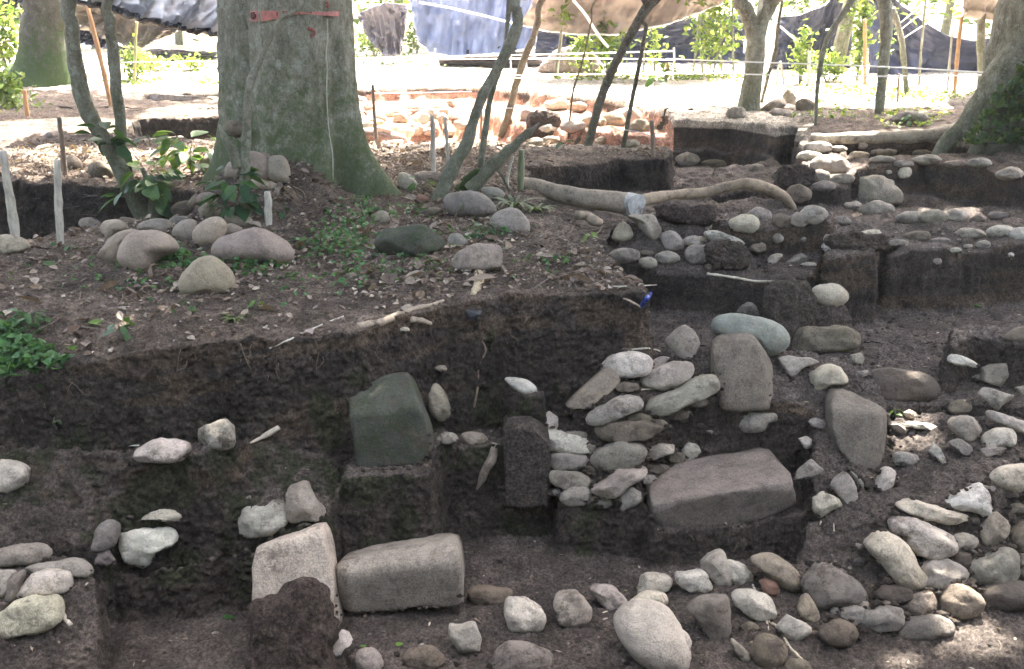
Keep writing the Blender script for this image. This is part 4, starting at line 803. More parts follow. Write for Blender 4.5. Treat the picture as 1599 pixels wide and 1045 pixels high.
# ------------------------------------------------------------------ tubes, leaves, cords
def smooth_path(P, n):
    P = np.asarray(P, float); m = len(P); Q = np.vstack([2 * P[0] - P[1], P, 2 * P[-1] - P[-2]]); out = []
    for i in range(1, m):
        p0, p1, p2, p3 = Q[i - 1], Q[i], Q[i + 1], Q[i + 2]
        for t in np.linspace(0, 1, n, endpoint=False):
            out.append(.5 * (2 * p1 + (p2 - p0) * t + (2 * p0 - 5 * p1 + 4 * p2 - p3) * t * t + (3 * p1 - p0 - 3 * p2 + p3) * t ** 3))
    out.append(P[-1]); return np.array(out)
def tube(P, R, seg=9, sub=5, rough=.08, curved=True, seed=0):
    """P (n,3) path, R radii; returns V, F of a closed tube"""
    P = np.asarray(P, float); R = np.asarray(R, float)
    if R.ndim == 0: R = np.full(len(P), float(R))
    if curved and len(P) > 1:
        n = len(P); P = smooth_path(P, sub); R = np.interp(np.linspace(0, n - 1, len(P)), np.arange(n), R)
    t = np.gradient(P, axis=0); t /= np.linalg.norm(t, axis=1)[:, None] + 1e-9
    u = np.cross(t[0], [0, 1, .3]); u /= np.linalg.norm(u) + 1e-9; V = []
    for k in range(len(P)):
        u = u - t[k] * (u @ t[k]); u /= np.linalg.norm(u) + 1e-9; v = np.cross(t[k], u)
        a = np.linspace(0, 2 * np.pi, seg, endpoint=False)
        V.append(P[k] + R[k] * (np.cos(a)[:, None] * u + np.sin(a)[:, None] * v))
    V = np.concatenate(V); c = np.repeat(P, seg, 0)
    if rough: V = V + (V - c) * (rough * 1.6 * fbm(V * (1.2 / max(R.mean(), .004)) * .35 + seed, 3, 9))[:, None]
    m = len(P); F = []
    for j in range(m - 1):
        for i in range(seg): F.append((j * seg + i, j * seg + (i + 1) % seg, (j + 1) * seg + (i + 1) % seg, (j + 1) * seg + i))
    V = np.vstack([V, P[0], P[-1]])
    for i in range(seg): F.append((m * seg, (i + 1) % seg, i)); F.append((m * seg + 1, (m - 1) * seg + i, (m - 1) * seg + (i + 1) % seg))
    return V, F
def px_tube(tile, pts, Y, rpx, up=None, seg=10, sub=6, rough=.10):
    """tube along a pixel path in the upright plane at depth Y; rpx = radii in photograph pixels of the tile scale"""
    s = TL[tile][2]; q = T(tile, pts); P = [ony(a, b, Y) for a, b in q]
    R = [(rpx if np.isscalar(rpx) else rpx[i]) / s * np.linalg.norm(P[i] - CAM) / FPX * .97 for i in range(len(P))]
    if up is not None: P = P + [np.array(u[:3], float) for u in up]; R = R + [u[3] for u in up]
    return tube(P, R, seg, sub, rough)
def surf(tile, pts, lift=.012): return [hit(a, b)[0] - ray(a, b) / np.linalg.norm(ray(a, b)) * lift for a, b in T(tile, pts)]
GAPS = [(onz(1530, 1000, -1.62), .13), (onz(1400, 1035, -1.62), .06), (onz(60, 205, 0), 1.5), (onz(300, 175, 0), .8), (onz(110, 235, 0), .6), (onz(1300, 225, 0), .5), (onz(1480, 325, -.4), .28), (onz(1430, 655, -.88), .12), (onz(200, 250, 0), .35), (onz(1285, 260, -.1), .45)]  # openings cut in unseen crowns along sun rays to make sun patches
SD = np.array(SDIR)
def leaves_at(C, L, Wd, colors, r, flat=.5, gaps=False, var=0):
    """one bent diamond per centre; returns V, F, col"""
    C = np.asarray(C, float)
    if gaps:
        keep = np.ones(len(C), bool)
        for g, rad in GAPS:
            d = C - g; k = d @ SD; dist = np.linalg.norm(d - k[:, None] * SD, axis=1)
            keep &= ~(dist < rad + .12)
        C = C[keep]
    n = len(C); g_ = np.exp(r.normal(0, .4, n)) if var else np.ones(n); ln = L * g_ * r.uniform(.65, 1.3, n); wd = Wd * g_ * r.uniform(.5, 1.3, n)
    az = r.uniform(0, 2 * np.pi, n); el = r.normal(0, flat, n)
    d = np.stack([np.cos(az) * np.cos(el), np.sin(az) * np.cos(el), np.sin(el)], 1)
    up = np.stack([r.normal(0, flat, n), r.normal(0, flat, n), np.ones(n)], 1)
    s = np.cross(d, up); s /= np.linalg.norm(s, axis=1)[:, None] + 1e-9; nn = np.cross(s, d)
    h = .5 * ln[:, None]
    V = np.empty((n, 6, 3))
    V[:, 0] = C - d * h; V[:, 1] = C - d * h * .25 + s * wd[:, None] * .5 + nn * .12 * wd[:, None]; V[:, 2] = C + d * h * .4 + s * wd[:, None] * .42 + nn * .1 * wd[:, None]
    V[:, 3] = C + d * h - nn * .25 * wd[:, None]; V[:, 4] = C + d * h * .4 - s * wd[:, None] * .42 + nn * .1 * wd[:, None]; V[:, 5] = C - d * h * .25 - s * wd[:, None] * .5 + nn * .12 * wd[:, None]
    b = np.arange(n)[:, None] * 6
    F = np.concatenate([b + np.array([[0, 1, 2, 3]]), b + np.array([[0, 3, 4, 5]])])
    colors = np.asarray(colors, float); c = colors[r.integers(0, len(colors), n)] * r.uniform(.75, 1.3, (n, 1))
    return V.reshape(-1, 3), F, np.repeat(c, 6, 0)
GREEN = [(.055, .10, .022), (.075, .13, .03), (.045, .085, .025), (.10, .15, .035)]
LIME = [(.13, .22, .045), (.18, .27, .06), (.10, .18, .04), (.22, .28, .08)]
DEEP = [(.03, .075, .03), (.04, .09, .035), (.05, .10, .03)]
def crown(parent, center, rad, n, L, Wd, seed, cols=GREEN, clumps=40, gaps=True, name='crown', flat=.5, spread=.22):
    r = np.random.default_rng(seed); c = r.normal(size=(clumps, 3)); c /= np.linalg.norm(c, axis=1)[:, None]
    c = c * (r.uniform(.25, 1, (clumps, 1)) ** .5)
    k = r.integers(0, clumps, n); p = c[k] + r.normal(0, spread, (n, 3))
    p = np.asarray(center) + p * np.asarray(rad)
    V, F, col = leaves_at(p, L, Wd, cols, r, flat, gaps)
    return obj(name, V, F, M['leaf'], parent, False, col)
def tree_root(name, label, base, group=None): return empty(name, tuple(float(a) for a in base), label, 'tree', group)

# ------------------------------------------------------------------ the great tree
TY = 10.1; tb = ony(462, 300, TY); tcx = tb[0]
gt = tree_root('great_tree', 'huge grey-green buttressed tree with red tape round its trunk', (tcx, TY, 0))
def great_trunk():
    nth, zs = 120, np.concatenate([np.linspace(-.35, 2.4, 90), np.linspace(2.5, 8.5, 24)]); V = []
    for z in zs:
        th = np.linspace(-np.pi, np.pi, nth, endpoint=False)
        dz = max(z + .05, 0); ta = 1 - .035 * max(z - 1.8, 0)
        r = np.full(nth, .53 + .10 * math.exp(-dz / .8))
        def lobe(a, wd, amp): 
            d = np.angle(np.exp(1j * (th - math.radians(a)))); return amp * np.exp(-(d / wd) ** 2)
        r += lobe(172, .30, .28) - lobe(208, .11, .17)
        r += lobe(-18, .24, .50 * math.exp(-(dz / .50) ** 1.1)) + lobe(-62, .30, .12 * math.exp(-dz / .4)) - lobe(-40, .10, .10 * math.exp(-dz / .7)) + lobe(168, .25, .34 * math.exp(-(dz / .5))) + lobe(70, .3, .5 * math.exp(-dz / .6)) + lobe(-118, .3, .08 * math.exp(-dz / .5))
        r = r + (.018 * np.cos(th * 7 + 1) + .012 * np.cos(th * 13 + .4)) * (.25 + 1.6 * math.exp(-dz / .7))
        r = r * ta
        lean = .03 * math.sin(z * .7)
        V.append(np.stack([tcx + lean + r * np.cos(th), TY + .45 + r * np.sin(th), np.full(nth, z)], 1))
    V = np.concatenate(V); c = np.stack([np.full(len(V), tcx), np.full(len(V), TY + .45), V[:, 2]], 1); d = V - c; d /= np.linalg.norm(d, axis=1)[:, None]
    V = V + d * (.022 * fbm(V * np.array([3, 3, 1.6]), 3, 2) + .010 * fbm(V * 14, 2, 6))[:, None]
    m = len(zs); i = np.arange(m * nth).reshape(m, nth); j = np.roll(i, -1, 1)
    F = np.stack([i[:-1], j[:-1], j[1:], i[1:]], -1).reshape(-1, 4); return V, F
V, F = great_trunk(); obj('trunk', V, F, M['bark'], gt)
for k in range(7):
    a = k * .9 + .4; b0 = np.array([tcx, TY + .45, 6.2 + .3 * k]); tip = b0 + np.array([math.cos(a) * 4.6 + .6, math.sin(a) * 4.2, 2.2])
    V, F = tube([b0, b0 * .6 + tip * .4 + [0, 0, .5], tip], [.22, .13, .04]); obj('limb', V, F, M['bark'], gt)
crown(gt, (-1.2, 10.8, 8.8), (6.4, 5.6, 2.0), 17000, .34, .20, 21, GREEN, 90)
# tape round the trunk with its lettering, paint mark on the bark
def trunk_point(px, py, off=.012):
    d = ray(px, py); cxy = np.array([tcx + .02, TY + .45]); best = None
    for t in np.arange(8.8, 11.2, .004):
        p = CAM + d * t; q = p[:2] - cxy; th = math.atan2(q[1], q[0])
        dd = lambda a: abs((th - math.radians(a) + math.pi) % (2 * math.pi) - math.pi)
        r = .53 + .1 * math.exp(-max(p[2], 0) / .8) + .27 * math.exp(-(dd(172) / .36) ** 2) - .09 * math.exp(-(dd(213) / .10) ** 2)
        if np.hypot(*q) < r + .012: best = p - d * off / np.linalg.norm(d); break
    return best if best is not None else CAM + d * 10.1
def ribbon(top, bot, off):
    A = [trunk_point(*p, off) for p in top]; B = [trunk_point(*p, off) for p in bot]; n = len(A)
    return np.array(A + B), [(i, i + 1, n + i + 1, n + i) for i in range(n - 1)]
xs = np.linspace(391, 530, 28)
def wob(x): return [0, 1, -.6, .8, -1][int(x / 9) % 5]
top = [(x, np.interp(x, [391, 430, 455, 480, 500, 530], [17.5, 16.5, 18.5, 19, 18.5, 17.5]) + .4 * wob(x)) for x in xs]
bot = [(x, np.interp(x, [391, 410, 430, 455, 480, 500, 530], [34, 33, 30, 22.5, 22, 24, 26]) + .5 * wob(x + 4)) for x in xs]
V, F = ribbon(top, bot, .02); tp = obj('barrier_tape', V, F, M['tape'], None, False); tag(tp, 'faded red tape with black print tied round the great tree', 'tape')
def glyph(pts, wpx=1.1):
    P = [trunk_point(a, b, .032) for a, b in pts]; return tube(P, .0055, 5, 3, 0, False)
for g in ([(397, 20), (392.5, 20.5), (392, 25), (393, 29), (398, 29.5)], [(395, 23), (399, 23), (399, 27), (395, 27), (395, 23)], [(432.5, 19), (432.5, 24.5)], [(440, 18.5), (443, 18.6)], [(452, 20), (453, 22)], [(466, 21), (468.5, 21)], [(485, 19), (487, 20)]):
    V, F = glyph(g); obj('lettering', V, F, M['ink'], tp)
V, F = tube([trunk_point(*p, .02) for p in [(481, 44), (487, 46), (491, 50), (489, 55), (485, 57)]], .014, 6, 4, .5)
o = obj('paint_mark', V, F, M['paint'], gt)
V, F = tube([trunk_point(*p, .02) for p in [(509, 3), (513, 8), (510, 11)]], .014, 6, 4, .5); obj('paint_mark', V, F, M['paint'], gt)
def pale_vine(pts, nm, lb, r=.006):
    V, F = tube([trunk_point(a, b, .03) for a, b in pts], r, 5, 4, .2); o = obj(nm, V, F, M['wood'], None, True, None, (.42, .42, .36)); tag(o, lb, 'vine')
pale_vine([(511, 30), (512, 60), (509, 82), (511, 110), (510, 140), (513, 200), (519, 240), (520, 285)], 'hanging_vine', 'thin pale vine hanging down the right of the great trunk')
# great tree: surface root end and dry roots at its foot
V, F = tube(surf('F', [(1105, 420), (1180, 440), (1260, 455), (1330, 470)], -.02), [.05, .055, .05, .03], 9, 5, .2)
tag(obj('broken_root', V, F, M['wood'], None, True, None, (.30, .24, .17)), 'short pale broken root end below the rightmost pinkish boulder', 'root')
r = random.Random(8)
for k in range(9):
    x0, y0 = 1320 + r.uniform(-30, 30), 470 + r.uniform(-40, 40)
    V, F = tube(surf('F', [(x0, y0), (x0 + 50 + 4 * k, y0 + 20 + 10 * k - 20), (x0 + 70 + 5 * k, y0 + 50 + 10 * k)], .03), [.012, .01, .005], 5, 4, .2)
    if k == 0: fr_ = empty('root_tangle', tuple(V.mean(0)), 'tangle of fine brown roots at the foot of the great tree', 'roots')
    obj('root', V, F, M['wood'], fr_, True, None, (.16, .11, .07))

# ------------------------------------------------------------------ other trees
def grow(name, label, stems, Y, bark, crowns=(), group=None, base=None):
    b = base if base is not None else ony(*T(stems[0][0], stems[0][1])[0], Y)
    e = tree_root(name, label, (b[0], Y, b[2]), group)
    for k, st in enumerate(stems):
        tile, pts, rp = st[0], st[1], st[2]; up = st[3] if len(st) > 3 else None
        V, F = px_tube(tile, pts, Y if len(st) < 5 else st[4], rp, up); obj('trunk' if k == 0 else 'stem', V, F, M[bark], e)
    for c in crowns: crown(e, *c)
    return e
def gy(px, py): return hit(px, py)[0][1]
# mossy tree far left
Y = gy(70, 131); b = ony(70, 131, Y); kx = np.linalg.norm(b - CAM) / FPX
mt = tree_root('mossy_tree', 'broad moss-covered trunk at the far left', (b[0], Y, b[2]))
Pt = [ony(62, 150, Y), ony(66, 128, Y), ony(70, 110, Y), ony(73, 80, Y), ony(74, 40, Y), ony(76, 0, Y)] + [np.array([b[0] + .2, Y, 5.0]), np.array([b[0] + .1, Y, 9.0])]
V, F = tube(Pt, [62 * kx, 50 * kx, 40 * kx, 34 * kx, 31 * kx, 30 * kx, .4, .25], 24, 7, .12); obj('trunk', V, F, M['bark_moss'], mt)
crown(mt, (b[0] + 2.6, Y - 2.4, 8), (5.0, 3.8, 1.8), 10500, .32, .19, 5)
# leaning sapling pair at the left of the pile
Y = gy(225, 338)
grow('leaning_sapling', 'leaning pair of lichen-spotted stems left of the boulder pile', [
    ('P', [(228, 348), (215, 318), (190, 268), (160, 215), (140, 180), (126, 140), (117, 90), (112, 40), (108, 0)], [17, 13, 11, 11, 12, 11, 10, 10, 10], [(-4.1, Y, 2.8, .06), (-4.0, Y + .2, 4.6, .03)]),
    ('P', [(238, 348), (222, 320), (203, 285), (192, 240), (188, 190), (182, 140), (177, 80), (172, 30), (169, 0)], [13, 10, 8, 8, 8, 8, 8, 8, 8], [(-3.6, Y, 2.7, .05), (-3.4, Y + .3, 4.4, .03)], Y + .12),
    ('P', [(247, 350), (240, 330), (236, 300), (222, 262)], [12, 10, 5, 3], None, Y - .05)], Y, 'bark_thin', [((-3.7, Y + .6, 5.2), (2.0, 1.8, 1.2), 2600, .24, .13, 31)])
Y = gy(385, 345) - .1
grow('thin_sapling', 'thin mossy stem forking in front of the great trunk', [
    ('P', [(384, 345), (383, 300), (383, 255), (385, 200), (388, 150), (394, 120), (410, 85), (432, 40), (440, 28), (468, -6)], [9, 8, 8, 7.5, 6.5, 6, 4.5, 4, 3.5, 3], [(-2.2, Y, 2.6, .02), (-2.0, Y, 3.6, .01)]),
    ('P', [(372, 262), (365, 240), (350, 215), (342, 195)], [9, 8, 5, 2]),
    ('P', [(441, 27), (436, 12), (434, -8)], [3.2, 3, 2.6], [(-2.4, Y, 2.7, .02)]),
    ('P', [(396, 118), (409, 80), (406, 40), (404, -6)], [1.5, 1.8, 1.8, 1.8])], Y, 'bark_thin', [((-2.1, Y, 3.6), (.8, .7, .5), 300, .2, .12, 33)])
# leaning stems at the middle
Y = gy(684, 312)
grow('leaning_tree', 'pale leaning trunk rising right behind the dark grey-green boulder', [
    ('A1', [(440, 955), (470, 890), (520, 780), (580, 680), (610, 590), (650, 470), (700, 370), (755, 270), (800, 180), (822, 110), (818, 40), (812, -10)], [32, 33, 33, 32, 26, 23, 22, 24, 27, 26, 25, 26], [(.2, Y, 3.0, .10), (.5, Y, 5.0, .06)]),
    ('A1', [(610, 640), (600, 600), (622, 590)], [20, 24, 18])], Y, 'bark_thin', [((.8, Y + 1, 6.0), (3.0, 2.6, 1.4), 4200, .26, .15, 35)])
Y2 = gy(752, 262)
grow('slim_sapling', 'slim pale stem crossing behind the pale leaning trunk', [('A1', [(648, 775), (660, 690), (672, 600), (690, 480), (715, 390), (740, 320), (760, 250), (770, 150)], [17, 17, 15, 13, 13, 12, 11, 9], [(.05, Y2, 2.6, .05)])], Y2, 'bark_thin')
Y3 = gy(788, 208)
grow('dark_sapling', 'dark slender leaning stem right of the pale leaning trunk', [('A1', [(745, 640), (760, 600), (800, 450), (838, 310), (885, 200), (915, 100), (935, 0)], [20, 19, 17, 17, 16, 15, 15], [(1.3, Y3, 3.0, .1), (1.6, Y3, 5.5, .05)])], Y3, 'bark_dark', [((1.6, Y3 - .5, 6.0), (2.6, 2.2, 1.2), 2600, .26, .15, 37)])
Yb = Y + .15
lg = [('A1', [(600, 890), (640, 850), (690, 790), (760, 722), (830, 660), (875, 620), (922, 572)], [34, 34, 30, 27, 24, 20, 4])]
V, F = px_tube(lg[0][0], lg[0][1], Yb, lg[0][2], rough=.22)
tag(obj('leaning_deadwood', V, F, M['bark_thin'], None), 'splintered broken trunk leaning right of the pale leaning stem', 'deadwood')
V, F = px_tube('A1', [(560, 900), (590, 860), (620, 820), (650, 790)], Yb + .08, [40, 36, 26, 14], rough=.25)
tag(obj('stump', V, F, M['bark_moss'], None), 'mossy stump between the leaning stems', 'stump')
V, F = px_tube('A1', [(730, 790), (755, 830), (785, 895)], Yb - .1, [9, 8, 6]); tag(obj('branch', V, F, M['bark_dark'], None), 'short dark branch propped under the broken trunk', 'branch')
V, F = px_tube('A1', [(800, 730), (785, 790), (775, 850), (780, 900)], Yb, [7, 6, 6, 6]); tag(obj('branch', V, F, M['wood'], None, True, None, (.4, .38, .3)), 'thin pale crooked branch behind the short dark branch', 'branch')
# slender trees right of centre
Y = gy(917, 228)
grow('slender_tree', 'brown slender leaning tree left of the curved sapling', [('A1', [(1140, 695), (1160, 640), (1200, 490), (1240, 380), (1285, 280), (1340, 180), (1395, 80), (1430, 20), (1455, -20)], [24, 22, 20, 20, 20, 20, 20, 22, 24], [(3.0, Y, 2.9, .12), (3.4, Y, 5.2, .06)])], Y, 'bark_dark', [((3.0, Y - 1.2, 6.4), (3.4, 2.6, 1.2), 4200, .28, .16, 39)])
Y = gy(974, 233)
grow('curved_sapling', 'thin curved sapling beside the stake at the trench corner', [('A1', [(1312, 705), (1330, 600), (1352, 480), (1375, 370), (1400, 240), (1420, 130), (1440, 40)], [11, 11, 10, 10, 10, 9, 9], [(2.9, Y, 2.8, .04)])], Y, 'bark_dark', [((2.3, Y, 2.05), (.35, .3, .25), 60, .12, .06, 40, LIME, 6, False)])
Y = gy(887, 222)
grow('thread_sapling', 'very thin dark sapling in front of the far pit', [('A1', [(1055, 690), (1065, 560), (1080, 430), (1110, 330), (1135, 240), (1165, 100), (1185, 0)], [5, 5, 5, 5, 4.5, 4, 4], [(2.1, Y, 2.6, .02)])], Y, 'bark_dark')
# forked tree
Y = gy(1170, 172)
grow('forked_tree', 'forked grey tree on the edge of the trench at the right', [
    ('A2', [(300, 545), (308, 500), (318, 440), (330, 360), (338, 290), (340, 220), (335, 160), (310, 90), (288, 30), (272, -15)], [62, 54, 47, 43, 42, 46, 48, 32, 30, 30], [(4.0, Y, 3.4, .25), (3.6, Y, 6, .12)]),
    ('A2', [(345, 230), (352, 160), (375, 90), (405, 30), (430, -15)], [38, 36, 33, 33, 34], [(5.6, Y, 3.4, .3), (6.2, Y, 6, .12)])], Y, 'bark_thin', [((4.6, Y - 2.2, 8.2), (4.2, 2.6, 1.5), 9000, .32, .19, 41)])
# ivy tree at the right edge
Y = gy(1545, 240) + .3; e = tree_root('ivy_tree', 'big leaning ivy-covered trunk at the right edge', tuple(ony(1600, 240, Y)))
k = Y / FPX
Pt = [ony(1690, 280, Y), ony(1660, 210, Y), ony(1652, 140, Y), ony(1655, 60, Y), ony(1672, -20, Y), np.array([8.2, Y, 4.0]), np.array([8.4, Y, 8.0])]
V, F = tube(Pt, [150 * k, 110 * k, 90 * k, 80 * k, 75 * k, .5, .25], 22, 6, .15); obj('trunk', V, F, M['bark_thin'], e)
for pts, rp in (([(1600, 95), (1560, 135), (1530, 170), (1505, 200), (1478, 222), (1462, 246)], [40, 30, 24, 17, 12, 9]), ([(1600, 180), (1560, 215), (1530, 240), (1515, 262)], [34, 26, 16, 8]), ([(1640, 200), (1590, 240), (1560, 280)], [50, 30, 14])):
    V, F = tube([ony(a, b_, Y - .35) for a, b_ in pts], [q * k for q in rp], 12, 6, .15); obj('buttress_root', V, F, M['bark_thin'], e)
r_ = np.random.default_rng(12); pc = []
for _ in range(1300):
    a, b_ = r_.uniform(1470, 1640), r_.uniform(20, 225)
    if a < 1620 - (b_ - 60) * .75 + 0: continue
    pc.append(ony(a, b_, Y - .75 + r_.uniform(-.15, .15)))
V, F, c = leaves_at(pc, .10, .075, DEEP + GREEN, r_, .8); obj('ivy', V, F, M['leaf'], e, False, c)
crown(e, (6.4, 10.6, 8.4), (4.6, 4.6, 1.6), 13000, .34, .2, 43, GREEN, 70)
V, F = tube([onz(*p) for p in [(1268, 215, .06), (1310, 217, .07), (1370, 214, .1), (1420, 213, .1), (1470, 208, .12), (1515, 196, .15)]], [.055, .075, .085, .085, .095, .1], 12, 6, .12); obj('surface_root', V, F, M['rootbark'], e, True, None, (.36, .31, .24))
# thin trees and posts at the back right
def back_tree(name, label, pts, rp, ybase, bark, crowns=()):
    Yb = gy(*T('A2', [pts[-1]])[0]) if ybase is None else ybase
    return grow(name, label, [('A2', pts[::-1], rp[::-1] if not np.isscalar(rp) else rp)], Yb, bark, crowns)
back_tree('curved_tree', 'pale thin curved tree right of the forked tree', [(800, -20), (750, 60), (690, 150), (655, 240), (635, 350), (625, 450), (620, 590)], [16, 13, 12, 12, 11, 9, 7], None, 'bark_thin')
straight = back_tree('straight_tree', 'dark straight tree with lichen before the black tarp', [(940, -10), (948, 100), (945, 200), (932, 350), (915, 530)], [30, 27, 25, 22, 18], None, 'bark_thin')
crown(straight, (7.0, 19.3, 8.0), (4.0, 3.2, 1.3), 5200, .32, .19, 61, GREEN, 45)
back_tree('slanted_tree', 'thin slanting mossy tree right of the dark straight tree', [(975, 40), (1000, 110), (1022, 200), (1035, 330), (1045, 440)], [16, 13, 12, 11, 10], None, 'bark_thin')
back_tree('grey_tree', 'thick pale slanting trunk behind the pale curved tree', [(790, -20), (755, 140), (725, 290), (715, 330)], [36, 34, 32, 32], 24.0, 'bark_thin')
back_tree('pale_tree', 'pale straight trunk in front of the black tarp at the right', [(1392, -20), (1392, 100), (1392, 300), (1392, 425)], [18, 18, 18, 20], None, 'bark_thin')
back_tree('twin_sapling', 'thin slanting stem right of the forked tree', [(465, 0), (445, 120), (430, 250), (400, 350), (368, 480)], [6, 8, 9, 9, 7], None, 'bark_dark')
rs = np.random.default_rng(31)
for k, (px, py, lb) in enumerate([(866, 122, 'slim pale sapling just right of the dark slender stem'), (925, 118, 'slim pale sapling behind the brown slender tree, left one'), (962, 116, 'slim pale sapling behind the brown slender tree, right one'), (1005, 112, 'slim pale sapling under the right part of the beige sheet'), (1082, 116, 'leftmost slim stem of the bright thicket'), (1098, 115, 'second slim stem of the bright thicket'), (1128, 117, 'third slim stem of the bright thicket'), (1146, 118, 'slim stem nearest the forked tree on its left'), (1305, 125, 'slim stem before the black tarp right of the pale curved tree'), (1435, 134, 'slim stem before the middle of the sagging black tarp')]):
    Yq = gy(px, py); bq = ony(px, py, Yq); tx = rs.uniform(-.5, .5)
    e = tree_root('slim_sapling', lb, tuple(bq), 'slim saplings of the back clearing')
    V, F = tube([bq + [0, 0, -.05], bq + [tx * .3, 0, .9], bq + [tx * .5, 0, 1.9], bq + [tx, 0, 3.4]], [.03, .026, .022, .01], 7, 5, .2); obj('trunk', V, F, M['bark_thin'], e)
    crown(e, bq + [tx * .6, 0, 2.2], (.6, .5, .9), 110, .20, .10, 300 + k, LIME, 9, False)
# ------------------------------------------------------------------ stakes, posts and poles
def stake(name, label, p0, p1, rpx, color, cat='stake', group=None, Y=None, mat='wood'):
    Y = hit(*p1)[0][1] if Y is None else Y
    mid = ((p0[0] + p1[0]) / 2 + random.uniform(-1, 1), (p0[1] + p1[1]) / 2); low = (p1[0] + (p1[0] - p0[0]) * .06, p1[1] + (p1[1] - p0[1]) * .06)
    V, F = px_tube('P', [p0, mid, p1, low], Y, [rpx * .85, rpx, rpx, rpx * .9], seg=8, rough=.15)
    return tag(obj(name, V, F, M[mat], None, True, None, color), label, cat, group)
GW, BW, OW = (.40, .37, .31), (.20, .15, .11), (.42, .24, .12)
for a in [('nearest weathered stake at the left edge', (4, 236), (28, 393), 6.5, GW), ('weathered stake second from the left edge', (89, 250), (95, 382), 5.5, GW), ('short brown stake behind the left trench', (92, 183), (102, 274), 4, BW), ('small orange-brown stake far left', (38, 140), (43, 182), 3.2, OW),
          ('thin stake right of the great tree at the pit edge', (582, 132), (588, 226), 2.6, BW), ('left one of two pale stakes right of the great tree', (675, 180), (677, 271), 3.8, GW), ('right one of two pale stakes right of the great tree', (695, 183), (700, 260), 3.2, GW),
          ('reddish thin stake behind the leaning stems', (751, 167), (750, 222), 2.2, BW), ('stake at the corner of the dark trench', (1018, 188), (1020, 246), 3.6, BW), ('stubby stake right of the climbing leaves', (417, 299), (420, 354), 6, GW), ('mossy stub behind the fern', (814, 234), (812, 300), 5.5, (.16, .18, .10))]:
    stake('wooden_stake', *a)
for lab, p0, p1, rp, c in [('reddish bamboo pole leaning left of the great tree', (136, 8), (174, 166), 3.6, OW), ('beige pole holding up the beige tarp', (882, 2), (869, 118), 2.6, GW), ('orange post left of the dark straight tree', (1350, 30), (1351, 134), 2.6, OW), ('orange post leaning in front of the black tarp', (1502, 26), (1490, 146), 3, OW),
                           ('short pale post right of the forked tree', (1264, 80), (1262, 135), 2.6, GW), ('thin dark post before the black tarp', (1404, 115), (1402, 158), 1.6, BW), ('red-brown post just right of the great tree', (552, 40), (548, 122), 3.2, OW), ('orange post beside the dark straight tree', (1385, 95), (1383, 135), 2, OW),
                           ('thin yellow stem post behind the left tarp', (213, 34), (209, 132), 2.4, (.35, .32, .15)), ('stub of a sawn post in the far clearing', (820, 92), (821, 116), 2.6, GW), ('small post under the beige tarp', (1043, 98), (1043, 112), 2.6, OW), ('thin post before the navy tarp', (1052, 75), (1052, 112), 1.6, GW),
                           ('thin pale post leaning before the black tarp', (1487, 50), (1479, 146), 1.8, GW), ('left leg of the small timber trestle', (1218, 96), (1212, 132), 1.8, GW), ('right leg of the small timber trestle', (1218, 96), (1224, 132), 1.8, GW),
                           ('pale picket left in the far clearing', (679, 76), (680, 120), 1.6, GW), ('pale picket middle in the far clearing', (774, 78), (772, 100), 1.4, GW), ('pale picket right in the far clearing', (797, 84), (798, 112), 1.4, GW)]:
    stake('wooden_post', lab, p0, p1, rp, c, 'post')
# ------------------------------------------------------------------ cords
def cord(label, pts, Y, rad=.011):
    P = [ony(a, b, y_) for (a, b), y_ in zip(pts, Y if hasattr(Y, '__len__') else [Y] * len(pts))]
    V, F = tube(P, rad, 6, 5, 0); tag(obj('cord', V, F, M['cord'], None), label, 'cord')
for l, p, y, rd in [('upper white cord running right to the ivy tree', [(1040, 92), (1200, 98), (1368, 104), (1566, 115)], [18, 17, 16, 13.6], .012), ('lower white cord running right to the ivy tree', [(1040, 113), (1300, 119), (1450, 119), (1562, 117)], [18, 17, 16, 13.6], .012),
                    ('highest white cord across the far clearing', [(552, 91), (680, 89), (775, 87), (900, 84), (1052, 80)], 22, .014), ('second white cord across the far clearing', [(556, 96), (680, 93), (800, 92), (960, 92), (1050, 94)], 21, .013), ('short white cord over the far dark heap', [(680, 107), (772, 109), (800, 109)], 20, .012), ('white cord left of the brown slender tree', [(772, 118), (860, 117), (960, 116), (1150, 114)], 19.5, .012),
                    ('white cord above the far pit', [(680, 123), (770, 121), (860, 124)], 19, .011), ('topmost cord stretched over the red pit', [(584, 146), (660, 145), (736, 143)], [13.9, 15, 16], .009), ('middle cord stretched over the red pit', [(553, 160), (650, 158), (750, 156)], 14.6, .009), ('lowest cord stretched over the red pit', [(556, 174), (700, 171), (800, 169)], 14.3, .008),
                    ('white cord left of the great tree', [(128, 99), (230, 97), (345, 96)], 20, .012), ('thin cord tied from curved sapling to corner stake', [(958, 200), (1000, 207), (1019, 213)], 13.0, .006)]:
    cord(l, p, y, rd)
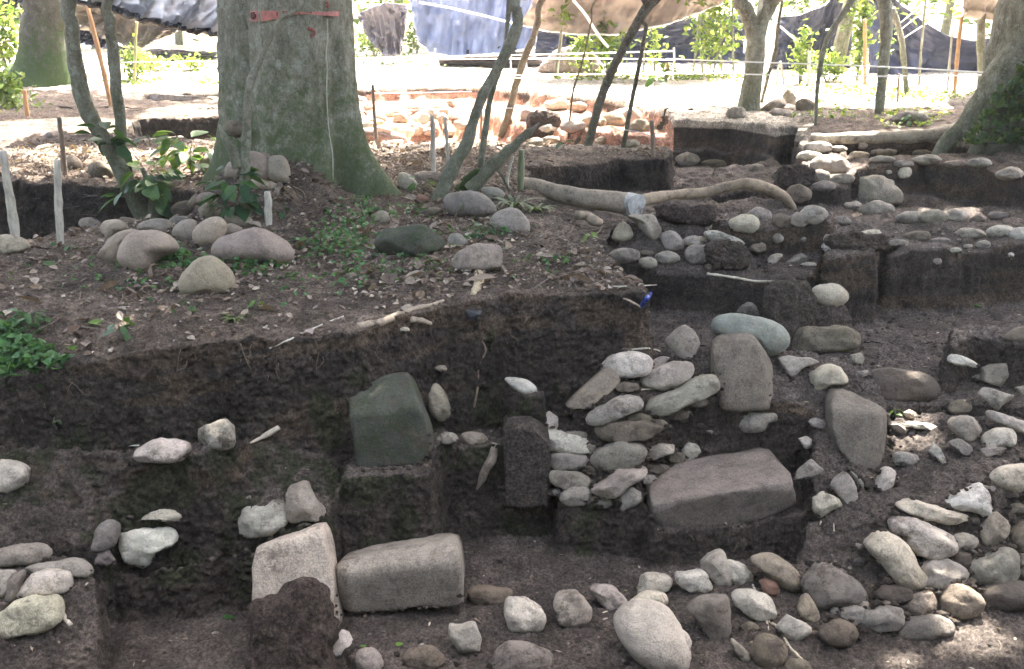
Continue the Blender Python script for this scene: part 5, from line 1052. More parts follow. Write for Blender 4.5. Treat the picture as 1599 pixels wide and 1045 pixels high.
# ------------------------------------------------------------------ tarps
TARP = dict(blue=make_tarp('blue_grey_tarp', (.26, .31, .46), .3), navy=make_tarp('navy_tarp', (.028, .034, .065), .03, .45), beige=make_tarp('beige_tarp', (.30, .25, .22), .16, .6), black=make_tarp('black_sheet', (.03, .033, .042), .05, .22), sheet=make_tarp('sky_reflection_sheet', (.36, .38, .43), .45, .25), grey=make_tarp('grey_tarp', (.20, .19, .22), .2))  # the left sheet's pale blue is sky reflection put into the colour
def tarp(label, top, bot, Y, mat, bulge=.35, rim=None, nu=90, nv=40, lean=0.0):
    def al(P, n):
        P = np.asarray(P, float); L = np.r_[0, np.cumsum(np.hypot(*np.diff(P, axis=0).T))]; s = np.linspace(0, L[-1], n); return np.stack([np.interp(s, L, P[:, 0]), np.interp(s, L, P[:, 1])], 1)
    a, b_ = al(top, nu), al(bot, nu); V = []
    for j in range(nv):
        t = j / (nv - 1)
        for i in range(nu):
            q = a[i] * (1 - t) + b_[i] * t; p = ony(q[0], q[1], Y + lean * (1 - t)); V.append(p)
    V = np.array(V); u = np.tile(np.linspace(0, 1, nu), nv); v = np.repeat(np.linspace(0, 1, nv), nu)
    fold = fbm(np.stack([u * 16 + 2 * v, v * 2.0], 1), 3, sum(map(ord, label)) % 97)
    V[:, 1] += bulge * np.sin(np.pi * u) * np.sin(np.pi * v) + .20 * fold * (.4 + v) + .10 * np.abs(fbm(np.stack([u * 9 - 4 * v, v * 7 + 3 * u], 1), 2, 3)) + .08 * fbm(np.stack([u * 5, v * 9], 1), 2, 5)
    idx = np.arange(nu * nv).reshape(nv, nu); F = np.stack([idx[:-1, :-1], idx[1:, :-1], idx[1:, 1:], idx[:-1, 1:]], -1).reshape(-1, 4)
    e = obj('tarp', V, F, TARP[mat], None, True); tag(e, label, 'tarp')
    md = e.modifiers.new('thickness', 'SOLIDIFY'); md.thickness = .012
    if rim:
        c, rad = rim; V2, F2 = tube(V[-nu:][::2], rad, 7, 2, .25); obj('rolled_hem', V2, F2, c, e)
    return e
tarp('blue-grey tarp hanging in the middle of the background', [(630, -45), (700, -60), (780, -60), (850, -60)], [(652, 66), (672, 82), (705, 90), (745, 86), (790, 84), (836, 74)], 27, 'blue', .5, (M['cord'], .03))
tarp('crumpled grey-blue tarp piece left of the blue-grey tarp', [(556, 22), (600, 4), (637, 8)], [(572, 58), (598, 86), (624, 88), (634, 40)], 28, 'grey', .3)
tarp('beige tarp sheet slung high in the middle background', [(868, -60), (960, -60), (1060, -60), (1150, -60)], [(812, 38), (850, 48), (900, 54), (970, 54), (1040, 38), (1130, 6)], 24.5, 'beige', .4, (M['cord'], .022), lean=-1.5)
tarp('navy tarp hanging behind the beige sheet', [(835, 30), (950, 40), (1060, 28), (1165, 24)], [(836, 92), (930, 98), (1040, 108), (1165, 112)], 28.5, 'navy', .4)
tarp('black tarp hanging just right of the forked tree', [(1215, 28), (1250, 24), (1290, 8), (1335, -40)], [(1208, 112), (1250, 119), (1290, 121), (1328, 120)], 26.5, 'navy', .3)
tarp('large black tarp with a sagging top edge at the right', [(1352, -60), (1398, 0), (1436, 30), (1478, 56), (1522, 64), (1575, 56), (1640, 26), (1720, -20)], [(1352, 122), (1392, 124), (1436, 138), (1480, 141), (1520, 136), (1580, 120), (1650, 110), (1720, 108)], 25.5, 'navy', .5)
tarp('beige tarp corner at the upper right', [(1530, -60), (1600, -60), (1680, -60), (1760, -60)], [(1494, 28), (1540, 31), (1599, 38), (1720, 46)], 21, 'beige', .3, lean=-2.5)
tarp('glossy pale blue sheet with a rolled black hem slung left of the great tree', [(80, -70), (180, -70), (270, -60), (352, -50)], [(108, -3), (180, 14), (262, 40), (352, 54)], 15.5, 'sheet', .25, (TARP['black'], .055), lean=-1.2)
tarp('brown-beige tarp hanging behind the glossy pale blue sheet', [(112, -10), (170, 5), (225, 22), (282, 46)], [(116, 44), (160, 56), (212, 79), (270, 52)], 24, 'beige', .3)
tarp('low grey tarp strip behind the left clearing', [(176, 64), (214, 82), (240, 76), (352, 82)], [(178, 96), (230, 98), (290, 97), (352, 96)], 26.5, 'grey', .2)
tarp('dark tarp strip hanging behind the far left trunk', [(110, 44), (140, 46), (176, 54)], [(112, 66), (140, 70), (178, 78)], 25, 'navy', .2)
tarp('grey tarp corner left of the mossy trunk', [(-30, -40), (10, -20), (50, -20)], [(-30, 20), (15, 36), (50, 40)], 25, 'grey', .2)
V, F = tube([ony(a, b_, 25.5) for a, b_ in [(655, 4), (700, 12), (760, 26), (800, 36), (830, 38)]], .022, 6, 5, 0); tag(obj('rope', V, F, M['cord'], None), 'white rope slanting across the blue-grey tarp', 'rope')
V, F = tube([ony(a, b_, 23) for a, b_ in [(895, 0), (915, 24), (935, 56), (950, 74)]], .03, 6, 4, 0); tag(obj('rope', V, F, M['cord'], None), 'white guy rope of the beige tarp in the middle', 'rope')
V, F = tube([ony(a, b_, 23) for a, b_ in [(1210, 35), (1228, 50), (1246, 66)]], .02, 6, 4, 0); tag(obj('rope', V, F, M['cord'], None), 'short white rope right of the forked tree', 'rope')
for q, lb in (([(1403, 38), (1428, 18)], 'upper'), ([(1407, 46), (1432, 26)], 'middle'), ([(1410, 60), (1448, 36)], 'lower')):
    V, F = tube([ony(a, b_, 24.5) for a, b_ in q], .015, 6, 2, 0, False); tag(obj('rope', V, F, M['cord'], None), lb + ' of three tie ropes on the sagging black tarp', 'rope')
# spoil heaps
for p, c, l in [([(845, 116), (855, 92), (880, 80), (905, 78), (925, 90), (935, 112), (900, 120)], 'purple', 'dark heap of dug soil under the beige tarp'), ([(690, 100), (715, 88), (750, 80), (790, 78), (830, 92), (838, 104), (780, 108)], 'black', 'low black heap at the foot of the blue-grey tarp')]:
    S('P', p, c, l, 'soil', .9, 'clod', name='spoil_heap', cat='heap')

# ------------------------------------------------------------------ background trees and shrubs
r_ = np.random.default_rng(77)
def bg_tree(px, Y, h, wd, seed, label, n=1500, L=.34):
    b = ony(px, 80, Y); x = b[0]; e = tree_root('background_tree', label, (x, Y, .1), 'trees behind the tarps')
    V, F = tube([(x, Y, -.2), (x + .1, Y, h * .35), (x - .1, Y, h * .7)], [.16, .12, .06], 8, 4, .1); obj('trunk', V, F, M['bark_thin'], e)
    crown(e, (x, Y, h * .58), (wd, wd, h * .45), n, L, L * .55, seed, LIME if seed % 3 else GREEN, 30, False); return e
LB = ['leafy tree at the far left beyond the mossy trunk', 'tree far behind the brown-beige tarp', 'tree behind the low grey tarp strip', 'tree directly behind the great trunk', 'tree beyond the gap left of the blue-grey tarp', 'tree behind the blue-grey tarp',
      'tree behind the beige sheet, left one', 'tree behind the beige sheet, right one', 'tree seen behind the forked tree', 'tree beyond the gap between the two black tarps', 'tree behind the sagging black tarp', 'tree behind the ivy trunk', 'tree at the far right corner']
for k, (px, Y, h, wd) in enumerate([(-40, 30, 7, 3), (150, 34, 8, 3.2), (280, 36, 8, 3.4), (420, 36, 9, 3.2), (620, 33, 7, 2.6), (740, 37, 9, 3.5), (900, 36, 8, 3), (1040, 37, 9, 3), (1180, 33, 8, 2.8), (1345, 32, 7, 2.2), (1470, 36, 7, 3), (1590, 34, 8, 3), (1700, 30, 8, 3)]):
    bg_tree(px, Y, h, wd, 100 + k, LB[k])
for k, (x_, y_, h_, wd_, lb) in enumerate([(-8.5, -5, 9, 4.2, 'unseen tree added for shade behind the viewer on the left'), (-1.0, -8, 10, 4.6, 'unseen tree added for shade straight behind the viewer'), (6.5, -6, 9, 4.2, 'unseen tree added for shade behind the viewer on the right'), (-11.5, 3, 9, 3.8, 'unseen tree added for shade beyond the left edge of the dig'), (12.0, 3, 9, 4.0, 'unseen tree added for shade beyond the right edge of the dig')]):
    e = tree_root('added_shade_tree', lb, (x_, y_, 0)); V, F = tube([(x_, y_, -.2), (x_ + .2, y_, 3), (x_, y_, 7)], [.3, .24, .1], 10, 4, .1); obj('trunk', V, F, M['bark'], e)  # out of view, added to block sky light from behind the camera
    crown(e, (x_, y_, h_ * .55), (wd_, wd_ * .8, h_ * .5), 4200, .46, .27, 400 + k, GREEN, 60, False)
def shrub(px, py, hpx, wpx, n, L, seed, label, cols=LIME, Y=None, stems=3, name='shrub'):
    P, D = hit(px, py) if Y is None else (ony(px, py, Y), Y); k = D / FPX; e = empty(name, tuple(P), label, 'shrub')
    rr_ = np.random.default_rng(seed)
    for s in range(stems):
        tip = P + np.array([rr_.uniform(-.4, .4) * wpx * k, rr_.uniform(-.2, .2) * wpx * k, hpx * k * rr_.uniform(.7, 1)])
        V, F = tube([P + [0, 0, -.05], (P + tip) / 2 + rr_.normal(0, .03, 3), tip], [.018, .013, .006], 5, 3, .1); obj('stem', V, F, M['bark_thin'], e)
    V, F, c = leaves_at(P + np.array([0, 0, hpx * k * .58]) + rr_.normal(0, 1, (n, 3)) * np.array([wpx * k * .25, wpx * k * .2, hpx * k * .25]), L, L * .5, cols, rr_, .6)
    obj('foliage', V, F, M['leaf'], e, False, c); return e
for a in [(8, 168, 60, 60, 220, .16, 1, 'leafy shrub at the far left edge'), (20, 130, 130, 70, 400, .2, 2, 'tall bush left of the mossy trunk'), (212, 130, 55, 40, 160, .16, 3, 'sunlit shrub around the yellow stem post'), (650, 84, 46, 44, 200, .2, 4, 'bright shrub in the gap left of the blue-grey tarp'),
          (585, 90, 40, 60, 220, .2, 5, 'shrub behind the grey-blue tarp piece'), (905, 118, 70, 34, 160, .16, 6, 'sunlit bushy sapling before the soil heap'), (948, 120, 120, 70, 420, .2, 7, 'tall sunlit sapling left of the brown slender tree'), (1022, 112, 70, 30, 110, .16, 8, 'sapling with pale leaves under the beige sheet'),
          (1112, 118, 120, 70, 420, .18, 9, 'tall bright thicket left of the forked tree'), (1248, 132, 80, 34, 190, .16, 10, 'yellow-green sapling right of the forked tree'), (1292, 128, 44, 60, 260, .16, 11, 'green shrub at the foot of the black tarp'), (1338, 126, 130, 26, 260, .18, 12, 'light green shrub in the gap between the black tarps'),
          (1376, 128, 120, 24, 120, .16, 13, 'ivy-like shrub climbing beside the dark straight tree'), (1040, 128, 30, 30, 50, .14, 14, 'small shrub right of the curved sapling'), (232, 118, 30, 60, 160, .16, 15, 'bright low bush in the left clearing'), (300, 112, 24, 70, 140, .16, 16, 'low bush just left of the great trunk')]:
    shrub(*a)
# ------------------------------------------------------------------ log, roots and sticks
P = [onz(*p) for p in [(815, 288, .05), (868, 300, .03), (918, 311, -.02), (984, 319, -.08)]]
V, F = tube(P, [.085, .095, .105, .115], 16, 6, .10)
lg = obj('sawn_log', V, F, M['rootbark'], None, True, None, (.27, .22, .165)); tag(lg, 'thick root sawn off with a pale cut face above the cobble heap', 'log')
d = P[-1] - P[-2]; d /= np.linalg.norm(d); u = np.cross(d, [0, 0, 1]); u /= np.linalg.norm(u); v = np.cross(u, d)
d2 = d * .55 + np.array([.05, -.83, .1]); d2 /= np.linalg.norm(d2); u = np.cross(d2, [0, 0, 1]); u /= np.linalg.norm(u); v = np.cross(u, d2)
cv = [P[-1] + d2 * .10 + (math.cos(t) * u + math.sin(t) * v) * .122 * (1 + .08 * math.sin(3 * t)) for t in np.linspace(0, 2 * np.pi, 20, endpoint=False)]
cb = [q - d2 * .16 for q in cv]
V = np.array(cv + cb + [P[-1] + d2 * .10]); F = [(i, (i + 1) % 20, 20 + (i + 1) % 20, 20 + i) for i in range(20)] + [(40, i, (i + 1) % 20) for i in range(20)]
obj('cut_face', V, F, M['rootbark'], lg, False, None, (.40, .40, .385))
def rootthing(name, label, pts, rad, color, seg=10, rough=.12, cat='root'):
    V, F = tube(pts, rad, seg, 6, rough); return tag(obj(name, V, F, M['rootbark'], None, True, None, color), label, cat)
EZ = lambda pts: [onz(940 + a / 4.3556, 220 + b / 4.3556, z) for a, b, z in pts]
rootthing('tree_root', 'long bare arching root right of the sawn log', EZ([(250, 410, -.14), (360, 388, -.15), (500, 368, -.16), (700, 356, -.18), (850, 312, -.10), (990, 293, -.06), (1120, 322, -.12), (1230, 375, -.22), (1285, 440, -.34), (1302, 500, -.48)]), [.06, .066, .052, .06, .055, .068, .062, .056, .05, .03], (.29, .225, .155))
rootthing('tree_root', 'short bare root slanting up at the back right', [onz(1066 + a / 2.985, b / 2.985, z) for a, b, z in [(628, 945, -.42), (700, 895, -.34), (790, 842, -.24), (865, 828, -.2)]], [.05, .055, .05, .03], (.34, .28, .2))
rootthing('tree_root', 'stubby root end under the sawn log', EZ([(-170, 505, -.08), (-100, 510, -.1), (-60, 540, -.12), (-15, 560, -.16)]), [.05, .05, .05, .04], (.30, .24, .17))
for l, t, p, rd, c, n in [
    ('long dry root lying along the mound edge', 'B1', [(80, 482), (200, 452), (320, 402), (440, 372), (520, 332)], [.03, .026, .02, .014, .008], (.34, .27, .2), 'dry_root'),
    ('stubby yellowish root below the mossy-sided pinkish boulder', 'B1', [(640, 232), (642, 265), (630, 300), (612, 332)], [.035, .04, .034, .02], (.42, .34, .22), 'dry_root'),
    ('pale dry root half buried at the mound edge', 'B1', [(320, 445), (370, 450), (415, 465)], [.02, .022, .014], (.30, .24, .18), 'dry_root'),
    ('white dead twig lying before the cobble heap', 'E', [(715, 905), (800, 915), (900, 930), (1050, 955), (1215, 955)], [.014, .012, .012, .011, .009], (.62, .55, .42), 'twig'),
    ('long pale straw slanting on the mound shoulder', 'B0', [(1255, 580), (1380, 525), (1480, 478), (1600, 430)], [.006, .006, .006, .006], (.55, .5, .42), 'straw'),
    ('thin root hanging down the mound wall', 'B1', [(650, 530), (672, 590), (642, 660), (635, 760), (612, 885)], [.007, .008, .007, .007, .008], (.22, .15, .11), 'hanging_root'),
    ('broken stub of root sticking from the earth left of the dark upright block', 'C1', [(722, -10), (705, 60), (665, 130), (630, 212)], [.035, .042, .038, .008], (.27, .22, .17), 'broken_root'),
    ('bone-coloured stick on the left bank', 'B0', [(1165, 1022), (1230, 990), (1300, 945)], [.006, .018, .016], (.5, .43, .34), 'stick'),
    ('white root hanging over a pale stone in the front rubble', 'C2', [(310, 620), (335, 670), (358, 730), (385, 795), (402, 865)], [.009, .008, .008, .008, .005], (.55, .46, .34), 'hanging_root'),
    ('long pale root running down the front rubble', 'C2', [(400, 822), (440, 850), (490, 930), (530, 975), (570, 1010)], [.009, .010, .009, .008, .005], (.50, .42, .30), 'hanging_root'),
    ('left white root dangling from the gripped stone', 'C2', [(655, 215), (662, 290), (640, 372)], [.009, .008, .005], (.6, .52, .38), 'hanging_root'),
    ('right white root dangling from the gripped stone', 'C2', [(690, 310), (703, 360), (706, 412)], [.006, .005, .004], (.6, .52, .38), 'hanging_root'),
    ('dark root at the tip of the flat angular stone', 'C2', [(590, 870), (640, 880), (690, 935)], [.014, .012, .006], (.22, .16, .11), 'hanging_root'),
    ('pale straw above the stacked wall', 'B1', [(1310, 592), (1380, 582), (1440, 580), (1485, 592)], [.006] * 4, (.55, .5, .4), 'straw'),
    ('dry twig lying across the top of the green block', 'B1', [(35, 752), (180, 746), (225, 722), (272, 694)], [.006, .007, .006, .005], (.42, .36, .28), 'twig'),
    ('thin white straw across the flat-bottomed ledge stone', 'C0', [(550, 10), (640, 2), (720, 8), (800, 38)], [.004] * 4, (.6, .58, .52), 'straw'),
    ('pale twig stuck in the stacked wall', 'B1', [(1360, 778), (1420, 770), (1480, 768)], [.006, .006, .003], (.5, .42, .3), 'twig'),
    ('curled white root by the big pale oblong stone', 'C0', [(262, 690), (275, 740), (300, 800), (330, 842)], [.006, .008, .014, .012], (.5, .44, .36), 'hanging_root'),
    ('pale straw at the mound corner by the blue peg', 'B1', [(1240, 292), (1340, 290), (1470, 284)], [.005] * 3, (.5, .45, .36), 'straw'),
    ('thin root looping over the mound corner', 'B1', [(1255, 330), (1330, 352), (1400, 390), (1440, 412)], [.009, .008, .007, .005], (.35, .28, .2), 'hanging_root'),
    ('pale fallen branch behind the left trench, upper one', 'A0', [(590, 660), (700, 655), (850, 640)], [.03, .034, .028], (.30, .25, .2), 'fallen_branch'),
    ('pale fallen branch behind the left trench, lower one', 'A0', [(600, 735), (720, 712), (850, 690)], [.028, .03, .025], (.42, .36, .28), 'fallen_branch'),
    ('grey log lying far left behind the short brown stake', 'A0', [(225, 640), (300, 618), (390, 600)], [.07, .08, .06], (.22, .18, .15), 'log'),
    ('short pale log left of the short brown stake', 'A0', [(170, 700), (230, 688), (290, 682)], [.04, .045, .04], (.30, .26, .2), 'log'),
    ('grey log at the near edge of the red pit', 'H', [(130, 430), (250, 445), (385, 468)], [.11, .12, .09], (.19, .16, .14), 'log'),
    ('thin log lying under the grey log at the pit edge', 'H', [(250, 495), (380, 485), (520, 488)], [.035, .035, .03], (.32, .26, .2), 'log'),
    ('grey log behind the leaning stems', 'H', [(470, 745), (560, 735), (645, 732)], [.09, .1, .09], (.24, .2, .16), 'log')]:
    if 'green block' in l: yg = hit(600, 728)[0][1]; pts = [ony(a, b, yg - .05 + q) for (a, b), q in zip(T(t, p), (.36, .40, .45, .5))]
    else: pts = surf(t, p, .05 if 'white dead' in l else .008)
    rootthing(n, l, pts, rd, c, 7, .18, cat=n.replace('_', ' '))
V, F = tube([q for q in surf('B1', [(1398, 384), (1428, 342), (1440, 325)], .06)] + [hit(*T('B1', [(1440, 325)])[0])[0] + np.array([.07, .0, .10])], [.017, .019, .019, .019], 10, 3, 0); tag(obj('blue_peg', V, F, M['blue'], None), 'blue plastic peg stuck in the corner of the mound', 'peg')
S('B1', [(582, 402), (600, 395), (655, 398), (648, 440), (610, 452), (588, 440)], 'black', 'scrap of black plastic under the stubby yellowish root', 'ang', mat='black', name='plastic_scrap', cat='scrap', thick=.4)
S('A0', [(690, 450), (700, 435), (760, 440), (1030, 455), (1030, 470), (780, 478), (700, 470)], 'grey', 'pale board lying beside the strip pit left of the great tree', 'ang', name='board', cat='board', thick=.2)

# ------------------------------------------------------------------ plants with broad leaves: each leaf a part
def leaf_mesh(name, L, Wd, cols, fold=.18):
    n = 6; V = []; t = np.linspace(0, 1, n)
    for k in t: 
        wv = Wd * .5 * math.sin(math.pi * min(max(k ** .8, .0), 1)) ** .8 if 0 < k < 1 else 0.003
        z = -.25 * L * k * k
        V += [(k * L, wv, z + fold * wv), (k * L, 0, z), (k * L, -wv, z + fold * wv)]
    F = []
    for i in range(n - 1):
        a = i * 3; F += [(a, a + 1, a + 4, a + 3), (a + 1, a + 2, a + 5, a + 4)]
    me = mesh_from(name, V, F, True, [cols] * len(V)); me.materials.append(M['leaf']); return me
LM = {k: [leaf_mesh('leaf', 1, w_, c) for w_, c in zip((.5, .58, .45), cc)] for k, cc in dict(deep=[(.03, .08, .033), (.04, .095, .04), (.026, .065, .03)], mid=[(.05, .115, .035), (.065, .14, .04), (.045, .10, .03)], lime=[(.10, .20, .04), (.14, .25, .05), (.085, .17, .04)]).items()}
def plant(label, px, py, wpx, hpx, n, leaf_px, kind, seed, Y=None, name='broadleaf_plant', front=.15, mix_=None):
    rr_ = random.Random(seed); P, D = hit(px, py); D = D if Y is None else Y; k = D / FPX; base = np.array(P) if Y is None else ony(px, py, Y)
    e = empty(name, tuple(base), label, 'plant')
    V, F = tube([base + [0, 0, -.03], base + [0, -.02, hpx * k * .4], base + [rr_.uniform(-.05, .05), -.03, hpx * k * .75]], [.008, .007, .004], 5, 3, .1); obj('stem', V, F, M['bark_thin'], e)
    for i in range(n):
        a = rr_.uniform(0, 2 * math.pi); q = rr_.uniform(.1, .5)
        loc = base + np.array([math.cos(a) * wpx * k * q * .8, math.sin(a) * wpx * k * q * .5 - front * wpx * k, hpx * k * rr_.uniform(.25, 1)])
        if i % 3 == 0:
            V, F = tube([base + [0, -.02, hpx * k * rr_.uniform(.2, .6)], (base + loc) / 2 + [0, 0, .04], loc], [.004, .003, .002], 4, 2, 0); obj('twig', V, F, M['bark_thin'], e)
        kd = rr_.choice(mix_) if mix_ else kind
        o = bpy.data.objects.new('leaf', rr_.choice(LM[kd])); o.location = tuple(loc); s = leaf_px * k * rr_.uniform(.7, 1.2); o.scale = (s, s, s)
        o.rotation_euler = (rr_.uniform(-.6, .6), rr_.uniform(-.35, .75), a + rr_.uniform(-.7, .7)); link(o, e)
    return e
plant('glossy broad-leaved shoot at the foot of the leaning sapling', 245, 332, 125, 74, 40, 36, 'deep', 1, mix_=['deep', 'mid', 'mid', 'lime'])
plant('bright green shoot left of the boulder pile top', 300, 275, 110, 70, 44, 30, 'lime', 2, mix_=['lime', 'lime', 'mid'])
plant('dark heart-leaved climber in front of the boulder pile', 372, 345, 95, 84, 42, 32, 'deep', 3, mix_=['deep', 'deep', 'mid'])
plant('tuft of dark leaves on the leaning sapling', 170, 240, 56, 50, 16, 34, 'deep', 4, Y=gy(225, 338) - .1)
for k, (l, px, py, w_, h_, n, lp, kd) in enumerate([('seedling with broad leaves on the mound shoulder', 191, 530, 42, 36, 9, 22, 'mid'), ('small seedling below the triangular beige boulder', 302, 488, 30, 24, 8, 16, 'mid'), ('tiny plant growing on the dark left wall', 87, 664, 22, 16, 6, 12, 'mid'),
        ('low seedling near the left edge of the mound', 52, 505, 60, 26, 16, 18, 'mid'), ('pale seedling on the mound below the wide pinkish boulder', 402, 485, 26, 24, 6, 16, 'lime'), ('seedling between the two grey-green boulders', 758, 372, 44, 30, 12, 18, 'deep'), ('seedling right of the great tree root', 660, 300, 40, 22, 9, 16, 'mid'),
        ('small bright plant at the right mound edge', 920, 378, 26, 18, 7, 12, 'lime'), ('seedling at the foot of the great tree', 445, 340, 24, 20, 5, 16, 'deep'), ('young plant far behind the left trench', 235, 228, 30, 26, 8, 14, 'mid'), ('seedling on the ground behind the corner stake', 880, 236, 20, 16, 5, 14, 'deep'), ('broad-leaved sapling shoot right of centre in the sun', 1022, 138, 26, 30, 8, 20, 'mid'),
        ('seedling at the left end of the mound under the boulders', 113, 392, 20, 12, 5, 12, 'mid'), ('plant growing at the foot of the ivy tree', 1420, 196, 40, 20, 14, 12, 'mid'), ('small plant in the rubble right of the tall slab', 1395, 648, 12, 10, 4, 12, 'lime')]):
    plant(l, px, py, w_, h_, n, lp, kd, 50 + k, name='seedling' if 'seedling' in l else 'broadleaf_plant')
# fern
def fern(label, px, py, n, L, seed, cols):
    rr_ = np.random.default_rng(seed); P, D = hit(px, py); e = empty('fern', tuple(P), label, 'fern')
    for i in range(n):
        a = rr_.uniform(0, 2 * np.pi); l = L * rr_.uniform(.6, 1.1); d = np.array([math.cos(a), math.sin(a), 0]); s = np.array([-d[1], d[0], 0]); V = []; F = []
        for k in range(7):
            t = k / 6; c = P + d * l * t + np.array([0, 0, l * (.9 * t - .75 * t * t)]); wv = .013 * (1 - t) + .003; V += [c + s * wv, c - s * wv]
            if k: j = 2 * k; F.append((j - 2, j - 1, j + 1, j))
        obj('frond', V, F, M['leaf'], e, True, [cols[i % len(cols)]] * len(V))
fern('spiky pale green plant right of the dark grey-green boulder', 803, 325, 26, .34, 3, [(.10, .16, .08), (.13, .19, .10), (.08, .13, .06)])
fern('grass-like tuft above the grey-green boulder', 838, 330, 14, .22, 4, [(.10, .19, .04), (.13, .22, .05)])
fern('small tuft of grass on the mound under the pile', 365, 500, 12, .12, 5, [(.12, .17, .06), (.16, .2, .08)])
# low ground cover patches
def cover(label, spots, L, seed, cols):
    rr_ = np.random.default_rng(seed); C = []
    for px, py, w_, h_, n in spots:
        for _ in range(n):
            p = hit(px + rr_.normal(0, w_ / 2.6), py + rr_.normal(0, h_ / 2.6))[0]; C.append(p + [0, 0, rr_.uniform(.01, .07)])
    V, F, c = leaves_at(C, L, L * .75, cols, rr_, .45); o = obj('ground_cover', V, F, M['leaf'], None, False, c); tag(o, label, 'ground cover', kind='stuff')
GC = [(.05, .13, .045), (.065, .16, .055), (.04, .10, .035), (.085, .18, .06)]
cover('patch of small green leaves between the front boulders', [(275, 405, 60, 22, 110), (300, 418, 40, 14, 50)], .055, 1, GC)
cover('patch of green leaves along the wide pinkish boulder', [(395, 416, 70, 18, 110), (440, 410, 30, 14, 40)], .055, 2, GC)
cover('green leafy patch in the middle of the mound', [(535, 375, 60, 40, 190), (500, 385, 60, 30, 70), (560, 350, 40, 20, 40)], .055, 3, GC)
cover('dense green seedlings at the left edge of the mound', [(20, 560, 60, 60, 190), (70, 565, 50, 24, 60), (15, 525, 40, 30, 50)], .075, 4, GC)
cover('sparse green leaves around the moss-covered boulder', [(600, 400, 90, 40, 70), (570, 430, 80, 40, 40), (720, 370, 70, 24, 40)], .05, 5, GC)
cover('sparse seedlings over the right half of the mound', [(640, 420, 120, 30, 40), (780, 360, 60, 20, 40), (840, 420, 100, 40, 26), (480, 440, 120, 40, 40), (240, 450, 120, 50, 34), (120, 430, 120, 50, 26)], .05, 16, GC)
cover('green leaves scattered below the great tree', [(570, 335, 60, 18, 60), (640, 335, 60, 16, 50), (560, 320, 40, 10, 30)], .055, 6, GC)
cover('sunlit weeds in front of the black tarps', [(1330, 142, 160, 10, 260), (1450, 150, 160, 12, 300), (1290, 180, 60, 14, 60), (1420, 185, 80, 20, 120)], .09, 7, LIME)
cover('weeds in the far left clearing', [(20, 160, 60, 20, 120), (210, 130, 60, 10, 120), (320, 130, 40, 12, 100), (250, 105, 90, 8, 160)], .10, 8, LIME)
cover('sunlit weeds at the back of the far clearing', [(700, 100, 200, 6, 60), (950, 122, 120, 8, 160), (1100, 122, 120, 8, 200), (600, 92, 80, 8, 120)], .12, 9, LIME)
# ------------------------------------------------------------------ litter, clods, fine roots: nobody could count them
def scatter(n, x0, x1, y0, y1, seed, cond):
    r = np.random.default_rng(seed); x = r.uniform(x0, x1, n); y = r.uniform(y0, y1, n); z = HZ(x, y)
    gx = (HZ(x + .03, y) - HZ(x - .03, y)) / .06; gy_ = (HZ(x, y + .03) - HZ(x, y - .03)) / .06
    k = cond(x, y, z, np.hypot(gx, gy_), r); return np.stack([x, y, z], 1)[k], r
P, r = scatter(52000, -6.5, 2.2, 5.3, 14, 1, lambda x, y, z, s, r: (z > -.3) & (s < 1.0) & (r.uniform(0, 1, len(x)) < np.clip(.42 + .4 * fbm(np.stack([x, y], 1) * 1.3, 2, 8) - .22 * (x > .1), .08, .75)))
P[:, 2] += .016 + r.uniform(0, .02, len(P))
sel = r.uniform(0, 1, len(P)) < .09
P[sel, 2] += .012
LITC = [(.22, .17, .13), (.15, .105, .07), (.10, .065, .045), (.19, .145, .115), (.29, .24, .19), (.13, .095, .07)]
Vb, Fb, cb_ = leaves_at(P[sel], .07, .042, LITC, r, .45, False, 1.0)
P = P[~sel]
V, F, c = leaves_at(P, .036, .024, [(.24, .19, .145), (.16, .115, .08), (.31, .26, .21), (.11, .075, .055), (.20, .155, .125), (.09, .065, .05), (.27, .23, .195), (.08, .06, .05), (.15, .11, .085)], r, .35, False, 1.0)
F = np.concatenate([F, Fb + len(V)]); V = np.vstack([V, Vb]); c = np.vstack([c, cb_])
o = obj('leaf_litter', V, F, M['litter'], None, False, c); tag(o, 'dry brown leaf litter strewn over the mound', 'leaf litter', kind='stuff')
P, r = scatter(16000, -8, 8, 2.9, 14, 2, lambda x, y, z, s, r: (s < .8) & ((z < -.3) | (x > 2)) & (r.uniform(0, 1, len(x)) < .26))
P[:, 2] += .014
V, F, c = leaves_at(P, .04, .015, [(.30, .24, .18), (.22, .16, .11), (.42, .36, .28), (.14, .10, .07)], r, .3)
o = obj('plant_debris', V, F, M['litter'], None, False, c); tag(o, 'small dry plant fragments on the dug earth', 'debris', kind='stuff')
